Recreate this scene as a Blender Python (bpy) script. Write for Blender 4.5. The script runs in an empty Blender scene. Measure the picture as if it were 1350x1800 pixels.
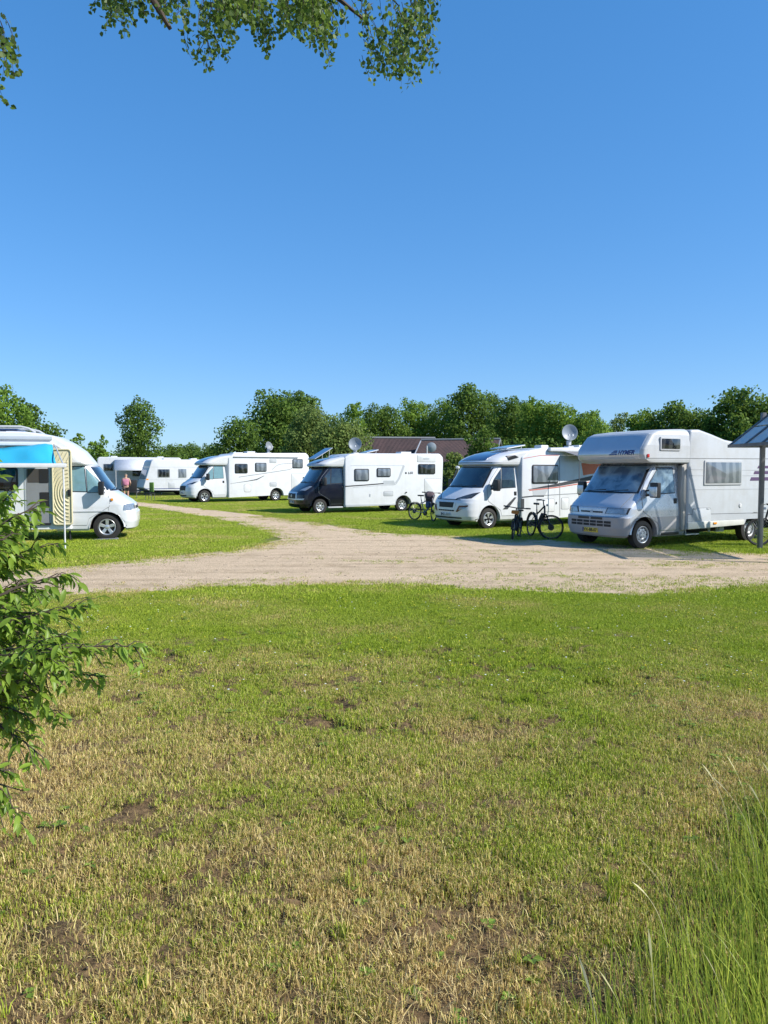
import bpy, bmesh, math, random
import numpy as np
from mathutils import Vector, Matrix, noise as mnoise
from mathutils.geometry import tessellate_polygon
PI = math.pi
SC = bpy.context.scene
COL = SC.collection

# ------------------------------------------------------------------ camera, sky, sun, exposure
FPX, EYE, PITCH = 1300.0, 1.85, math.atan(72/1300)
cam = bpy.data.cameras.new('camera'); cam_o = bpy.data.objects.new('camera', cam); COL.objects.link(cam_o)
cam.sensor_fit = 'HORIZONTAL'; cam.sensor_width = 36; cam.lens = 36*FPX/1350
cam.clip_start = 0.05; cam.clip_end = 3000
cam_o.location = (0, 0, EYE); cam_o.rotation_euler = (PI/2-PITCH, 0, 0)
SC.camera = cam_o
SUN_H = Vector((0.955, -0.297)).normalized(); SUN_EL = math.radians(37)
world = bpy.data.worlds.new('World'); SC.world = world; world.use_nodes = True
wn = world.node_tree.nodes; wl = world.node_tree.links
sky = wn.new('ShaderNodeTexSky'); sky.sky_type = 'NISHITA'; sky.sun_disc = False
sky.sun_elevation = SUN_EL; sky.sun_rotation = math.atan2(SUN_H.x, SUN_H.y)
sky.altitude = 0; sky.air_density = 1.0; sky.dust_density = 0.25; sky.ozone_density = 5.0
hs = wn.new('ShaderNodeHueSaturation'); hs.inputs['Saturation'].default_value = 1.26
gm_ = wn.new('ShaderNodeGamma'); gm_.inputs[1].default_value = 0.6   # the phone's flatter rendering of the sky
tn = wn.new('ShaderNodeMix'); tn.data_type = 'RGBA'; tn.blend_type = 'MULTIPLY'; tn.inputs[0].default_value = 1.0; tn.inputs[7].default_value = (1.09, 1.47, 1.97, 1)
wl.new(sky.outputs[0], hs.inputs['Color']); wl.new(hs.outputs[0], gm_.inputs[0]); wl.new(gm_.outputs[0], tn.inputs[6]); wl.new(tn.outputs[2], wn['Background'].inputs[0])
wn['Background'].inputs[1].default_value = 0.115
sun = bpy.data.lights.new('sun', 'SUN'); sun.energy = 4.9; sun.angle = math.radians(0.5); sun.color = (1, 0.955, 0.88)
sun_o = bpy.data.objects.new('sun', sun); COL.objects.link(sun_o)
sd = Vector((SUN_H.x*math.cos(SUN_EL), SUN_H.y*math.cos(SUN_EL), math.sin(SUN_EL)))
sun_o.rotation_euler = sd.to_track_quat('Z', 'Y').to_euler()
SC.view_settings.view_transform = 'Standard'; SC.view_settings.look = 'None'
SC.view_settings.exposure = 0.6; SC.view_settings.gamma = 1.0; SC.view_settings.use_curve_mapping = False
SC.cycles.max_bounces = 6; SC.cycles.transparent_max_bounces = 12

# ------------------------------------------------------------------ materials
MATS = {}
def nodes_of(name):
    m = bpy.data.materials.new(name); m.use_nodes = True
    return m, m.node_tree.nodes, m.node_tree.links, m.node_tree.nodes['Principled BSDF']
def mat(name, col, rough=0.5, metal=0.0, coat=0.0, var=0.08, scale=3.0, bump=0.0, bscale=40.0, spec=None, dirt=None):
    if name in MATS: return MATS[name]
    m, n, l, b = nodes_of(name)
    tc = n.new('ShaderNodeTexCoord'); nz = n.new('ShaderNodeTexNoise'); nz.inputs['Scale'].default_value = scale
    nz.inputs['Detail'].default_value = 6; nz.inputs['Roughness'].default_value = 0.65
    l.new(tc.outputs['Object'], nz.inputs['Vector'])
    mx = n.new('ShaderNodeMix'); mx.data_type = 'RGBA'; mx.blend_type = 'MIX'
    c2 = dirt if dirt else tuple(c*(1-var*2) for c in col)
    mx.inputs[6].default_value = (*col, 1); mx.inputs[7].default_value = (*c2, 1)
    rp = n.new('ShaderNodeMapRange'); rp.inputs[1].default_value = 0.42; rp.inputs[2].default_value = 0.8
    l.new(nz.outputs[0], rp.inputs[0]); l.new(rp.outputs[0], mx.inputs[0])
    if 'white' in name and 'plate' not in name:   # faint rain streaks
        mp = n.new('ShaderNodeMapping'); mp.inputs['Scale'].default_value = (5, 5, 0.35); l.new(tc.outputs['Object'], mp.inputs['Vector'])
        n3 = n.new('ShaderNodeTexNoise'); n3.inputs['Scale'].default_value = 1.6; n3.inputs['Detail'].default_value = 5; l.new(mp.outputs[0], n3.inputs['Vector'])
        r3 = n.new('ShaderNodeMapRange'); r3.inputs[1].default_value = 0.50; r3.inputs[2].default_value = 0.78; r3.inputs[4].default_value = 0.35; l.new(n3.outputs[0], r3.inputs[0])
        m3 = n.new('ShaderNodeMix'); m3.data_type = 'RGBA'; l.new(r3.outputs[0], m3.inputs[0]); l.new(mx.outputs[2], m3.inputs[6]); m3.inputs[7].default_value = (col[0]*0.80, col[1]*0.79, col[2]*0.75, 1); l.new(m3.outputs[2], b.inputs['Base Color'])
    else: l.new(mx.outputs[2], b.inputs['Base Color'])
    rr = n.new('ShaderNodeMapRange'); rr.inputs[3].default_value = rough*0.85; rr.inputs[4].default_value = min(1, rough*1.25+0.02)
    l.new(nz.outputs[0], rr.inputs[0]); l.new(rr.outputs[0], b.inputs['Roughness'])
    b.inputs['Metallic'].default_value = metal; b.inputs['Coat Weight'].default_value = coat
    if spec is not None: b.inputs['Specular IOR Level'].default_value = spec
    if bump:
        n2 = n.new('ShaderNodeTexNoise'); n2.inputs['Scale'].default_value = bscale; n2.inputs['Detail'].default_value = 5
        l.new(tc.outputs['Object'], n2.inputs['Vector'])
        bp = n.new('ShaderNodeBump'); bp.inputs['Strength'].default_value = bump; bp.inputs['Distance'].default_value = 0.02
        l.new(n2.outputs[0], bp.inputs['Height']); l.new(bp.outputs[0], b.inputs['Normal'])
    MATS[name] = m
    return m
WHITE = mat('white_gelcoat', (0.62, 0.63, 0.64), 0.28, coat=0.3, var=0.03, dirt=(0.55, 0.555, 0.555), bump=0.02, bscale=6)
WHITE2 = mat('white_cab_paint', (0.62, 0.635, 0.65), 0.22, coat=0.5, var=0.03, dirt=(0.56, 0.565, 0.575))
CREAM = mat('cream_moulding', (0.60, 0.54, 0.35), 0.5, var=0.05)
CARAVAN = mat('old_white_aluminium', (0.55, 0.565, 0.585), 0.4, var=0.05, dirt=(0.48, 0.485, 0.48), bump=0.04, bscale=5)
OLDWHITE = mat('aged_white_panel', (0.45, 0.475, 0.50), 0.36, var=0.04, dirt=(0.40, 0.41, 0.41), bump=0.04, bscale=4)
SILVER = mat('silver_paint', (0.50, 0.53, 0.57), 0.25, metal=0.45, coat=0.5, var=0.04)
SILVERL = mat('sky_tinted_silver', (0.44, 0.49, 0.56), 0.22, metal=0.35, coat=0.5, var=0.04)  # silver with the sky's blue cast mixed in, for bonnet and pod front
GREYP = mat('grey_bumper_plastic', (0.30, 0.30, 0.31), 0.5, var=0.1, dirt=(0.36, 0.33, 0.29))
BLACKP = mat('black_plastic', (0.011, 0.011, 0.013), 0.42, var=0.1)
NAVY = mat('black_blue_paint', (0.006, 0.007, 0.014), 0.2, coat=0.5, var=0.1, dirt=(0.015, 0.015, 0.02), spec=0.3)
RUBBER = mat('tyre_rubber', (0.016, 0.016, 0.016), 0.8, var=0.1, dirt=(0.035, 0.031, 0.026), scale=9)
DARK = mat('dark_underbody', (0.012, 0.012, 0.012), 0.9)
ALLOY = mat('alloy', (0.62, 0.63, 0.65), 0.28, metal=0.7, var=0.06)
STEEL = mat('steel_rim', (0.52, 0.53, 0.54), 0.38, metal=0.5, var=0.1)
GALV = mat('galvanised_grey', (0.12, 0.13, 0.14), 0.55, metal=0.2, var=0.15)
GREYL = mat('light_grey_trim', (0.42, 0.44, 0.46), 0.45, var=0.06)
SEAM = mat('seam_grey', (0.20, 0.21, 0.22), 0.6)
DKGREY = mat('dark_grey_decal', (0.045, 0.047, 0.053), 0.4)
RED = mat('red_decal', (0.50, 0.10, 0.06), 0.4)
ORANGE = mat('orange_decal', (0.75, 0.16, 0.06), 0.4)
AMBER = mat('amber_lens', (0.80, 0.28, 0.02), 0.2, coat=0.5)
REDLENS = mat('red_lens', (0.45, 0.02, 0.02), 0.2, coat=0.5)
LAMP = mat('headlamp_lens', (0.30, 0.34, 0.38), 0.10, metal=0.4, coat=1, var=0.25, scale=22)
LAMPD = mat('dark_headlamp', (0.05, 0.055, 0.06), 0.08, metal=0.2, coat=1, var=0.4, scale=14)
GLASS = mat('dark_window_glass', (0.018, 0.024, 0.032), 0.04, coat=0.8, var=0.5, scale=1.6, dirt=(0.06, 0.075, 0.085))
CABGLASS = mat('cab_glass', (0.012, 0.020, 0.035), 0.03, coat=1.0, var=0.5, scale=1.8, dirt=(0.05, 0.09, 0.10))
TEALGLASS = mat('teal_tinted_glass', (0.16, 0.28, 0.30), 0.06, coat=0.9, var=0.2, scale=1.6)
BLIND = mat('pale_blind_behind_glass', (0.15, 0.18, 0.22), 0.10, coat=0.8, var=0.2, scale=2.5)
SOLAR = mat('solar_panel', (0.012, 0.03, 0.10), 0.12, coat=0.8)
DISH = mat('dish_grey', (0.20, 0.235, 0.27), 0.45, var=0.06)
PLATEW = mat('plate_white', (0.62, 0.62, 0.62), 0.4)
PLATEY = mat('plate_yellow', (0.62, 0.47, 0.05), 0.4)
INK = mat('ink_black', (0.010, 0.010, 0.011), 0.6)
BLUE = mat('deep_blue_print', (0.02, 0.035, 0.16), 0.4)
PURPLE = mat('purple_decal', (0.09, 0.05, 0.12), 0.4)
INTER = mat('grey_interior', (0.20, 0.21, 0.22), 0.7)
WOODY = mat('bark', (0.09, 0.07, 0.05), 0.9, bump=0.5, bscale=18, dirt=(0.16, 0.14, 0.11))
TWIG = mat('twig_bark', (0.07, 0.05, 0.035), 0.8)
def foil_mat():
    m, n, l, b = nodes_of('crinkled_foil_behind_glass')
    tc = n.new('ShaderNodeTexCoord'); nz = n.new('ShaderNodeTexNoise'); nz.inputs['Scale'].default_value = 2.6; nz.inputs['Detail'].default_value = 7
    nz.inputs['Distortion'].default_value = 0.8
    l.new(tc.outputs['Object'], nz.inputs['Vector'])
    cr = n.new('ShaderNodeValToRGB'); l.new(nz.outputs[0], cr.inputs[0])
    e = cr.color_ramp.elements; e[0].position = 0.38; e[0].color = (0.05, 0.10, 0.16, 1); e[1].position = 0.72; e[1].color = (0.26, 0.36, 0.42, 1)
    x = e.new(0.52); x.color = (0.16, 0.24, 0.30, 1)
    l.new(cr.outputs[0], b.inputs['Base Color']); b.inputs['Metallic'].default_value = 0.45; b.inputs['Roughness'].default_value = 0.38
    bp = n.new('ShaderNodeBump'); bp.inputs['Strength'].default_value = 0.4; bp.inputs['Distance'].default_value = 0.06
    l.new(nz.outputs[0], bp.inputs['Height']); l.new(bp.outputs[0], b.inputs['Normal']); b.inputs['Coat Weight'].default_value = 1.0
    return m
FOIL = foil_mat()
def curtain(m, lo, hi):  # light and dark bands stand in for the shading of folds
    n = m.node_tree.nodes; l = m.node_tree.links; b = n['Principled BSDF']; tc = n.new('ShaderNodeTexCoord'); w = n.new('ShaderNodeTexWave'); w.bands_direction = 'X'
    w.inputs['Scale'].default_value = 1.1; w.inputs['Distortion'].default_value = 7.0; w.inputs['Detail'].default_value = 3; l.new(tc.outputs['Object'], w.inputs['Vector'])
    cr = n.new('ShaderNodeValToRGB'); cr.color_ramp.elements[0].position = 0.35; cr.color_ramp.elements[0].color = (*lo, 1); cr.color_ramp.elements[1].position = 0.8; cr.color_ramp.elements[1].color = (*hi, 1)
    l.new(w.outputs['Fac'], cr.inputs[0]); l.new(cr.outputs[0], b.inputs['Base Color'])
curtain(BLIND, (0.11, 0.13, 0.155), (0.19, 0.215, 0.245)); curtain(GLASS, (0.010, 0.012, 0.016), (0.045, 0.05, 0.055))
def leaf_mat(name, c1, c2, trans=0.35, rough=0.5, spec=0.3):
    """per-leaf colour spread, with light passing through the leaf"""
    m, n, l, b = nodes_of(name)
    g = n.new('ShaderNodeNewGeometry'); cr = n.new('ShaderNodeValToRGB')
    nz = n.new('ShaderNodeTexNoise'); nz.inputs['Scale'].default_value = 0.45; nz.inputs['Detail'].default_value = 2
    l.new(g.outputs['Position'], nz.inputs['Vector'])
    ad = n.new('ShaderNodeMath'); ad.operation = 'MULTIPLY_ADD'; ad.inputs[1].default_value = 0.55
    l.new(g.outputs['Random Per Island'], ad.inputs[0])
    ml = n.new('ShaderNodeMath'); ml.operation = 'MULTIPLY'; ml.inputs[1].default_value = 0.6
    l.new(nz.outputs[0], ml.inputs[0]); l.new(ml.outputs[0], ad.inputs[2])
    l.new(ad.outputs[0], cr.inputs[0])
    cr.color_ramp.elements[0].position = 0.15; cr.color_ramp.elements[0].color = (*c1, 1)
    cr.color_ramp.elements[1].position = 0.85; cr.color_ramp.elements[1].color = (*c2, 1)
    l.new(cr.outputs[0], b.inputs['Base Color']); b.inputs['Roughness'].default_value = rough; b.inputs['Specular IOR Level'].default_value = spec
    tr = n.new('ShaderNodeBsdfTranslucent'); hs_ = n.new('ShaderNodeHueSaturation'); hs_.inputs['Value'].default_value = 1.5; hs_.inputs['Hue'].default_value = 0.485
    l.new(cr.outputs[0], hs_.inputs['Color']); l.new(hs_.outputs[0], tr.inputs[0])
    ms = n.new('ShaderNodeMixShader'); ms.inputs[0].default_value = trans
    l.new(b.outputs[0], ms.inputs[1]); l.new(tr.outputs[0], ms.inputs[2]); l.new(ms.outputs[0], n['Material Output'].inputs[0])
    return m
LF_DARK = leaf_mat('oak_leaves', (0.026, 0.062, 0.014), (0.15, 0.24, 0.042), 0.38, rough=0.6, spec=0.12)
LF_MID = leaf_mat('lime_leaves', (0.045, 0.10, 0.016), (0.21, 0.33, 0.050), 0.42, rough=0.6, spec=0.12)
LF_LIGHT = leaf_mat('willow_leaves', (0.065, 0.105, 0.026), (0.21, 0.28, 0.075), 0.4, rough=0.6, spec=0.12)
LF_BIRCH = leaf_mat('birch_leaves', (0.022, 0.050, 0.012), (0.12, 0.20, 0.03), 0.5)
LF_SHRUB = leaf_mat('cherry_leaves', (0.07, 0.14, 0.016), (0.27, 0.40, 0.055), 0.48, rough=0.42, spec=0.35)

# ------------------------------------------------------------------ mesh helpers
def fast_mesh(name, verts, faces):
    verts = np.asarray(verts, dtype=np.float32); faces = np.asarray(faces, dtype=np.int32)
    me = bpy.data.meshes.new(name); k = faces.shape[1]
    me.vertices.add(len(verts)); me.vertices.foreach_set('co', verts.ravel())
    me.loops.add(faces.size); me.loops.foreach_set('vertex_index', faces.ravel())
    me.polygons.add(len(faces)); me.polygons.foreach_set('loop_start', np.arange(0, faces.size, k, dtype=np.int32))
    me.update(calc_edges=True); me.validate()
    return me
def link(name, me, m=None, parent=None, loc=None, rot=None):
    o = bpy.data.objects.new(name, me); COL.objects.link(o)
    if m is not None and me is not None:
        for x in (m if isinstance(m, (list, tuple)) else [m]): me.materials.append(x)
    if parent is not None: o.parent = parent
    if loc is not None: o.location = loc
    if rot is not None: o.rotation_euler = rot
    return o
def tag(o, label=None, cat=None, group=None, kind=None):
    for k, v in (('label', label), ('category', cat), ('group', group), ('kind', kind)):
        if v: o[k] = v
    return o
def thing(name, label, cat, loc=(0, 0, 0), rz=0, group=None):
    o = bpy.data.objects.new(name, None); COL.objects.link(o); o.empty_display_size = 0.2
    o.location = loc; o.rotation_euler = (0, 0, rz)
    return tag(o, label, cat, group)
def sub(name, parent, loc=(0, 0, 0), rot=(0, 0, 0)):
    o = bpy.data.objects.new(name, None); COL.objects.link(o); o.parent = parent; o.location = loc; o.rotation_euler = rot
    return o
class MB:
    def __init__(s): s.v = []; s.f = []; s.mi = []
    def add(s, verts, faces, mi=0):
        b = len(s.v); s.v += [tuple(v) for v in verts]; s.f += [tuple(b+i for i in f) for f in faces]; s.mi += [mi]*len(faces)
        return s
    def box(s, x0, x1, y0, y1, z0, z1, mi=0, M=None):
        v = [(x, y, z) for z in (z0, z1) for y in (y0, y1) for x in (x0, x1)]
        if M is not None: v = [M @ Vector(p) for p in v]
        return s.add(v, [(0, 2, 3, 1), (4, 5, 7, 6), (0, 1, 5, 4), (2, 6, 7, 3), (0, 4, 6, 2), (1, 3, 7, 5)], mi)
    def prism(s, poly, a0, a1, axis='y', mi=0):
        """polygon extruded along an axis; poly = (x,z) for y, (y,z) for x, (x,y) for z"""
        def P(p, a): return (p[0], a, p[1]) if axis == 'y' else ((a, p[0], p[1]) if axis == 'x' else (p[0], p[1], a))
        n = len(poly)
        return s.add([P(p, a0) for p in poly]+[P(p, a1) for p in poly],
                     [tuple(range(n)), tuple(range(2*n-1, n-1, -1))]+[(i, (i+1) % n, n+(i+1) % n, n+i) for i in range(n)], mi)
    def tube(s, pts, r, n=8, mi=0, cap=True):
        pts = [Vector(p) for p in pts]; rs = r if isinstance(r, (list, tuple)) else [r]*len(pts)
        rings = []; up = None
        for i, p in enumerate(pts):
            t = (pts[min(i+1, len(pts)-1)]-pts[max(i-1, 0)]).normalized()
            if up is None: up = t.orthogonal().normalized()
            up = (up-t*up.dot(t)); up = up.normalized() if up.length > 1e-6 else t.orthogonal().normalized()
            w = t.cross(up)
            rings.append([p+(up*math.cos(2*PI*k/n)+w*math.sin(2*PI*k/n))*rs[i] for k in range(n)])
        f = [(i*n+k, i*n+(k+1) % n, (i+1)*n+(k+1) % n, (i+1)*n+k) for i in range(len(pts)-1) for k in range(n)]
        if cap: f += [tuple(range(n))[::-1], tuple((len(pts)-1)*n+k for k in range(n))]
        return s.add([v for R in rings for v in R], f, mi)
    def lathe(s, prof, n=24, axis='y', c=(0, 0, 0), mi=0):
        """prof = (radius, along) turned about an axis"""
        v = []
        for (r, a) in prof:
            for k in range(n):
                t = 2*PI*k/n; p = (r*math.cos(t), a, r*math.sin(t)) if axis == 'y' else ((r*math.cos(t), r*math.sin(t), a) if axis == 'z' else (a, r*math.cos(t), r*math.sin(t)))
                v.append((p[0]+c[0], p[1]+c[1], p[2]+c[2]))
        f = [(i*n+k, i*n+(k+1) % n, (i+1)*n+(k+1) % n, (i+1)*n+k) for i in range(len(prof)-1) for k in range(n)]
        return s.add(v, f, mi)
    def build(s, name, m, parent=None, bevel=0, seg=2, angle=35, smooth=True, loc=None, rot=None):
        me = bpy.data.meshes.new(name); me.from_pydata(s.v, [], s.f)
        me.polygons.foreach_set('material_index', s.mi)
        bm = bmesh.new(); bm.from_mesh(me)
        bmesh.ops.recalc_face_normals(bm, faces=bm.faces)
        if bevel:
            es = [e for e in bm.edges if len(e.link_faces) == 2 and e.calc_face_angle(0) > math.radians(30)]
            try: bmesh.ops.bevel(bm, geom=es, offset=bevel, segments=seg, profile=0.6, affect='EDGES', clamp_overlap=True)
            except Exception: pass
        bm.to_mesh(me); bm.free()
        if smooth:
            me.polygons.foreach_set('use_smooth', [True]*len(me.polygons)); me.set_sharp_from_angle(angle=math.radians(angle))
        me.update()
        return link(name, me, m, parent, loc, rot)
def rrect(x0, x1, z0, z1, r=0.05, n=4):
    p = []
    for cx, cz, a in ((x1-r, z1-r, 0), (x0+r, z1-r, 90), (x0+r, z0+r, 180), (x1-r, z0+r, 270)):
        for k in range(n+1):
            t = math.radians(a+90*k/n); p.append((cx+r*math.cos(t), cz+r*math.sin(t)))
    return p
def words_mesh(name, text, size, m, parent, M, shear=0.0, ext=0.004, space=1.0):
    c = bpy.data.curves.new(name, 'FONT'); c.body = text; c.size = size; c.extrude = ext; c.shear = shear
    c.align_x = 'CENTER'; c.align_y = 'CENTER'; c.space_character = space; c.offset = size*0.02
    t = bpy.data.objects.new(name, c); me = bpy.data.meshes.new_from_object(t)
    bpy.data.objects.remove(t); bpy.data.curves.remove(c)
    me.transform(M)
    return link(name, me, m, parent)
# text lying in a plane facing local +x (read from in front) and facing local +/-y
def M_front(x, y, z, tilt=0.0): return Matrix.Translation((x, y, z)) @ Matrix.Rotation(PI/2, 4, 'Z') @ Matrix.Rotation(PI/2-tilt, 4, 'X')
def M_side(x, y, z, S): return Matrix.Translation((x, y, z)) @ (Matrix.Rotation(PI, 4, 'Z') if S > 0 else Matrix.Identity(4)) @ Matrix.Rotation(PI/2, 4, 'X')

# ------------------------------------------------------------------ vehicle helpers
class Loft:
    """a cab or roof cap: for every height the plan outline is straight sides closed by a rounded nose"""
    def __init__(s, prof, dx=0.0):
        s.z = [p[0] for p in prof]; s.c = [[p[1]+dx for p in prof]]+[[p[k] for p in prof] for k in (2, 3, 4)]
    def at(s, z): return [float(np.interp(z, s.z, c)) for c in s.c]
    def X(s, y, z):
        xf, W, a, n = s.at(z); return xf-a+a*max(0.0, 1-min(abs(y)/W, 1)**n)**(1/n)
    def Y(s, x, z):
        xf, W, a, n = s.at(z); xc = xf-a
        return W if x <= xc else W*max(0.0, 1-min((x-xc)/a, 1)**n)**(1/n)
    def build(s, name, m, parent, x_rear, arch=None, zone=0.95, nz=44, split=None, m2=None):
        z0, z1 = s.z[0], s.z[-1]; zs = sorted(set([z0+(z1-z0)*i/nz for i in range(nz+1)]+s.z))
        ns, nn = 40, 12; b = MB(); rings = []
        for z in zs:
            xf, W, a, n = s.at(z); xc = max(xf-a, x_rear+0.02); row = []
            pts = [(x_rear+(xc-x_rear)*k/ns, None) for k in range(ns+1)]+[(None, k/nn*PI/2) for k in range(1, nn+1)]
            for side in (1, -1):
                seq = pts if side == 1 else pts[:-1][::-1]
                for (x, ph) in seq:
                    xx = x if x is not None else xc+a*math.sin(ph)**(2/n)
                    zz = z
                    if arch and z < zone:
                        xw, zw, r = arch; d = abs(xx-xw); zb = zw+math.sqrt(r*r-d*d) if d < r else z0
                        zz = zb+(zone-zb)*(z-z0)/(zone-z0)
                    f2, W2, a2, n2 = s.at(zz); xc2 = max(f2-a2, x_rear+0.02)
                    if x is not None: px, py = min(x, xc2) if abs(x-xc) < 1e-6 else x, s.Y(x, zz)
                    else: px, py = xc2+a2*math.sin(ph)**(2/n2), W2*max(0, math.cos(ph))**(2/n2)
                    if ph is not None and ph > PI/2-1e-6: py = 0
                    row.append((px, side*py, zz))
            rings.append(row)
        k = len(rings[0])
        # lower lip turned inwards
        lip = [(p[0]*0.98, p[1]*0.88, p[2]+0.005) for p in rings[0]]
        rings = [lip]+rings
        v = [p for r in rings for p in r]; f = []; mi = []
        for i in range(len(rings)-1):
            for j in range(k-1):
                f.append((i*k+j, i*k+j+1, (i+1)*k+j+1, (i+1)*k+j))
                zc = sum(rings[i+1][j][2] for _ in (0,)); mi.append(1 if (split and rings[i+1][j][2] < split-0.001 and i <= len(rings)) else 0)
            f.append(((i)*k+k-1, i*k, (i+1)*k, (i+1)*k+k-1)); mi.append(0)
        f.append(tuple((len(rings)-1)*k+j for j in range(k))); mi.append(0)
        b.v = v; b.f = f; b.mi = mi
        return b.build(name, [m, m2 or m], parent, angle=28)
def scan(poly, nq, npp):
    """rows of points across a convex polygon (p,q)"""
    qs = sorted(set([round(q, 5) for _, q in poly])); q0, q1 = qs[0], qs[-1]
    allq = sorted(set(qs+[q0+(q1-q0)*k/nq for k in range(nq+1)])); rows = []
    for q in allq:
        xs = []
        for i in range(len(poly)):
            (a, b_), (c, d) = poly[i], poly[(i+1) % len(poly)]
            if abs(b_-d) < 1e-9:
                if abs(q-b_) < 3e-5: xs += [a, c]
            elif min(b_, d)-3e-5 <= q <= max(b_, d)+3e-5: xs.append(a+(c-a)*(q-b_)/(d-b_))
        lo, hi = min(xs), max(xs); rows.append([(lo+(hi-lo)*k/npp, q) for k in range(npp+1)])
    return rows
def panel(L, kind, S, poly, name, m, parent, off=0.006, depth=0.03, nq=6, npp=10, crease=False):
    """a sheet with thickness that follows the loft: kind 'side' takes (x,z) points, 'front' takes (y,z) points"""
    mp = (lambda p, q: Vector((p, S*L.Y(p, q), q))) if kind == 'side' else (lambda p, q: Vector((L.X(p, q), p, q)))
    rows = scan(poly, nq, npp); h = 0.004; outer = []; inner = []
    for r in rows:
        for (p, q) in r:
            c = mp(p, q); n = (mp(p+h, q)-mp(p-h, q)).cross(mp(p, q+h)-mp(p, q-h))
            n = n.normalized() if n.length > 1e-9 else Vector((0, S, 0))
            if kind == 'side' and n.y*S < 0: n = -n
            if kind == 'front' and n.x < 0: n = -n
            outer.append(c+n*off); inner.append(c+n*(off-depth))
    k = npp+1; N = len(rows); f = []
    for i in range(N-1):
        for j in range(npp): f.append((i*k+j, i*k+j+1, (i+1)*k+j+1, (i+1)*k+j))
    ring = [(0, j) for j in range(k)]+[(i, k-1) for i in range(1, N)]+[(N-1, j) for j in range(k-2, -1, -1)]+[(i, 0) for i in range(N-2, 0, -1)]
    T = len(outer)
    for a in range(len(ring)):
        i0 = ring[a][0]*k+ring[a][1]; j = ring[(a+1) % len(ring)]; i1 = j[0]*k+j[1]
        f.append((i0, i1, T+i1, T+i0))
    b = MB(); b.add(outer+inner, f)
    return b.build(name, m, parent, angle=40)
def grow(poly, d):
    cx = sum(p[0] for p in poly)/len(poly); cz = sum(p[1] for p in poly)/len(poly)
    out = []
    for x, z in poly:
        l = math.hypot(x-cx, z-cz); out.append((x+(x-cx)/l*d, z+(z-cz)/l*d))
    return out
def wheel(parent, x, y, S, R=0.33, style='five', w=0.21):
    """wheel > tyre, rim, spokes, hub; y is the outer face"""
    h = sub('wheel', parent, (x, y, R))
    t = MB(); i = -S*w
    ri = R*0.62
    t.lathe([(ri, i), (R*0.80, i), (R*0.96, i*0.93), (R, i*0.80), (R, i*0.20), (R*0.965, i*0.06), (R*0.82, 0), (R*0.70, S*0.004), (ri, -S*0.012)], 40)
    for k in range(40):   # tread grooves read as blocks
        pass
    t.build('tyre', RUBBER, h, angle=30)
    r = MB(); col = ALLOY if style != 'steel' else STEEL
    r.lathe([(ri+0.004, i*0.9), (ri, -S*0.015), (ri-0.012, -S*0.004), (ri-0.028, -S*0.012), (ri-0.035, -S*0.06), (ri-0.04, i*0.8)], 40)
    r.build('rim', col, h)
    bk = MB(); bk.lathe([(ri-0.03, -S*0.085), (0.03, -S*0.085), (0.0, -S*0.085)], 32)
    if style == 'steel':
        bk.v = []; bk.f = []; bk.mi = []
        bk.lathe([(ri-0.03, -S*0.07), (ri-0.06, -S*0.035), (ri-0.10, -S*0.03), (0.085, -S*0.045), (0.07, -S*0.012), (0.0, -S*0.010)], 36)
        bk.build('disc', col, h)
        hl = MB()
        for k in range(8):
            a = 2*PI*k/8; c = (ri-0.062); 
            hl.lathe([(0.018, S*-0.028), (0.0, S*-0.0275)], 10, c=(c*math.cos(a), 0, c*math.sin(a)))
        for k in range(4):
            a = 2*PI*(k+.5)/4; hl.lathe([(0.012, S*-0.010), (0.0, S*-0.004)], 8, c=(0.052*math.cos(a), 0, 0.052*math.sin(a)))
        hl.build('hole_discs', BLACKP, h)['kind'] = 'stuff'  # solid black discs painted in for the dark openings, plus bolts
    else:
        bk.build('dark_backing', BLACKP, h)  # black backing stands in for the shade behind the spokes
        n = {'five': 5, 'seven': 7, 'twin': 5, 'six': 6}[style]
        for k in range(n):
            a = 2*PI*k/n+0.3
            offs = (0,) if style != 'twin' else (-0.16, 0.16)
            sp = MB()
            for o_ in offs:
                wd0, wd1 = (0.034, 0.044) if style != 'twin' else (0.014, 0.024)
                if style in ('seven', 'six'): wd0, wd1 = 0.02, 0.034
                ca, sa = math.cos(a), math.sin(a); cb, sb = math.cos(a+o_), math.sin(a+o_)
                p0 = Vector((ca*0.03, 0, sa*0.03)); p1 = Vector((cb*(ri-0.028), 0, sb*(ri-0.028))); tn = (p1-p0).normalized().cross(Vector((0, 1, 0)))
                q = [p0-tn*wd0, p0+tn*wd0, p1+tn*wd1, p1-tn*wd1]
                ys = [-S*0.024, -S*0.024, -S*0.014, -S*0.014]
                sp.add([(c.x, yy, c.z) for c, yy in zip(q, ys)]+[(c.x, yy-S*0.035, c.z) for c, yy in zip(q, ys)],
                       [(0, 1, 2, 3), (4, 7, 6, 5), (0, 4, 5, 1), (1, 5, 6, 2), (2, 6, 7, 3), (3, 7, 4, 0)])
            sp.build('spoke', ALLOY, h, bevel=0.004, seg=1)
        hb = MB(); hb.lathe([(0.06, -S*0.035), (0.055, -S*0.016), (0.03, -S*0.008), (0, -S*0.008)], 20)
        hb.build('hub_cap', ALLOY if style != 'twin' else BLACKP, h)
    return h
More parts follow.
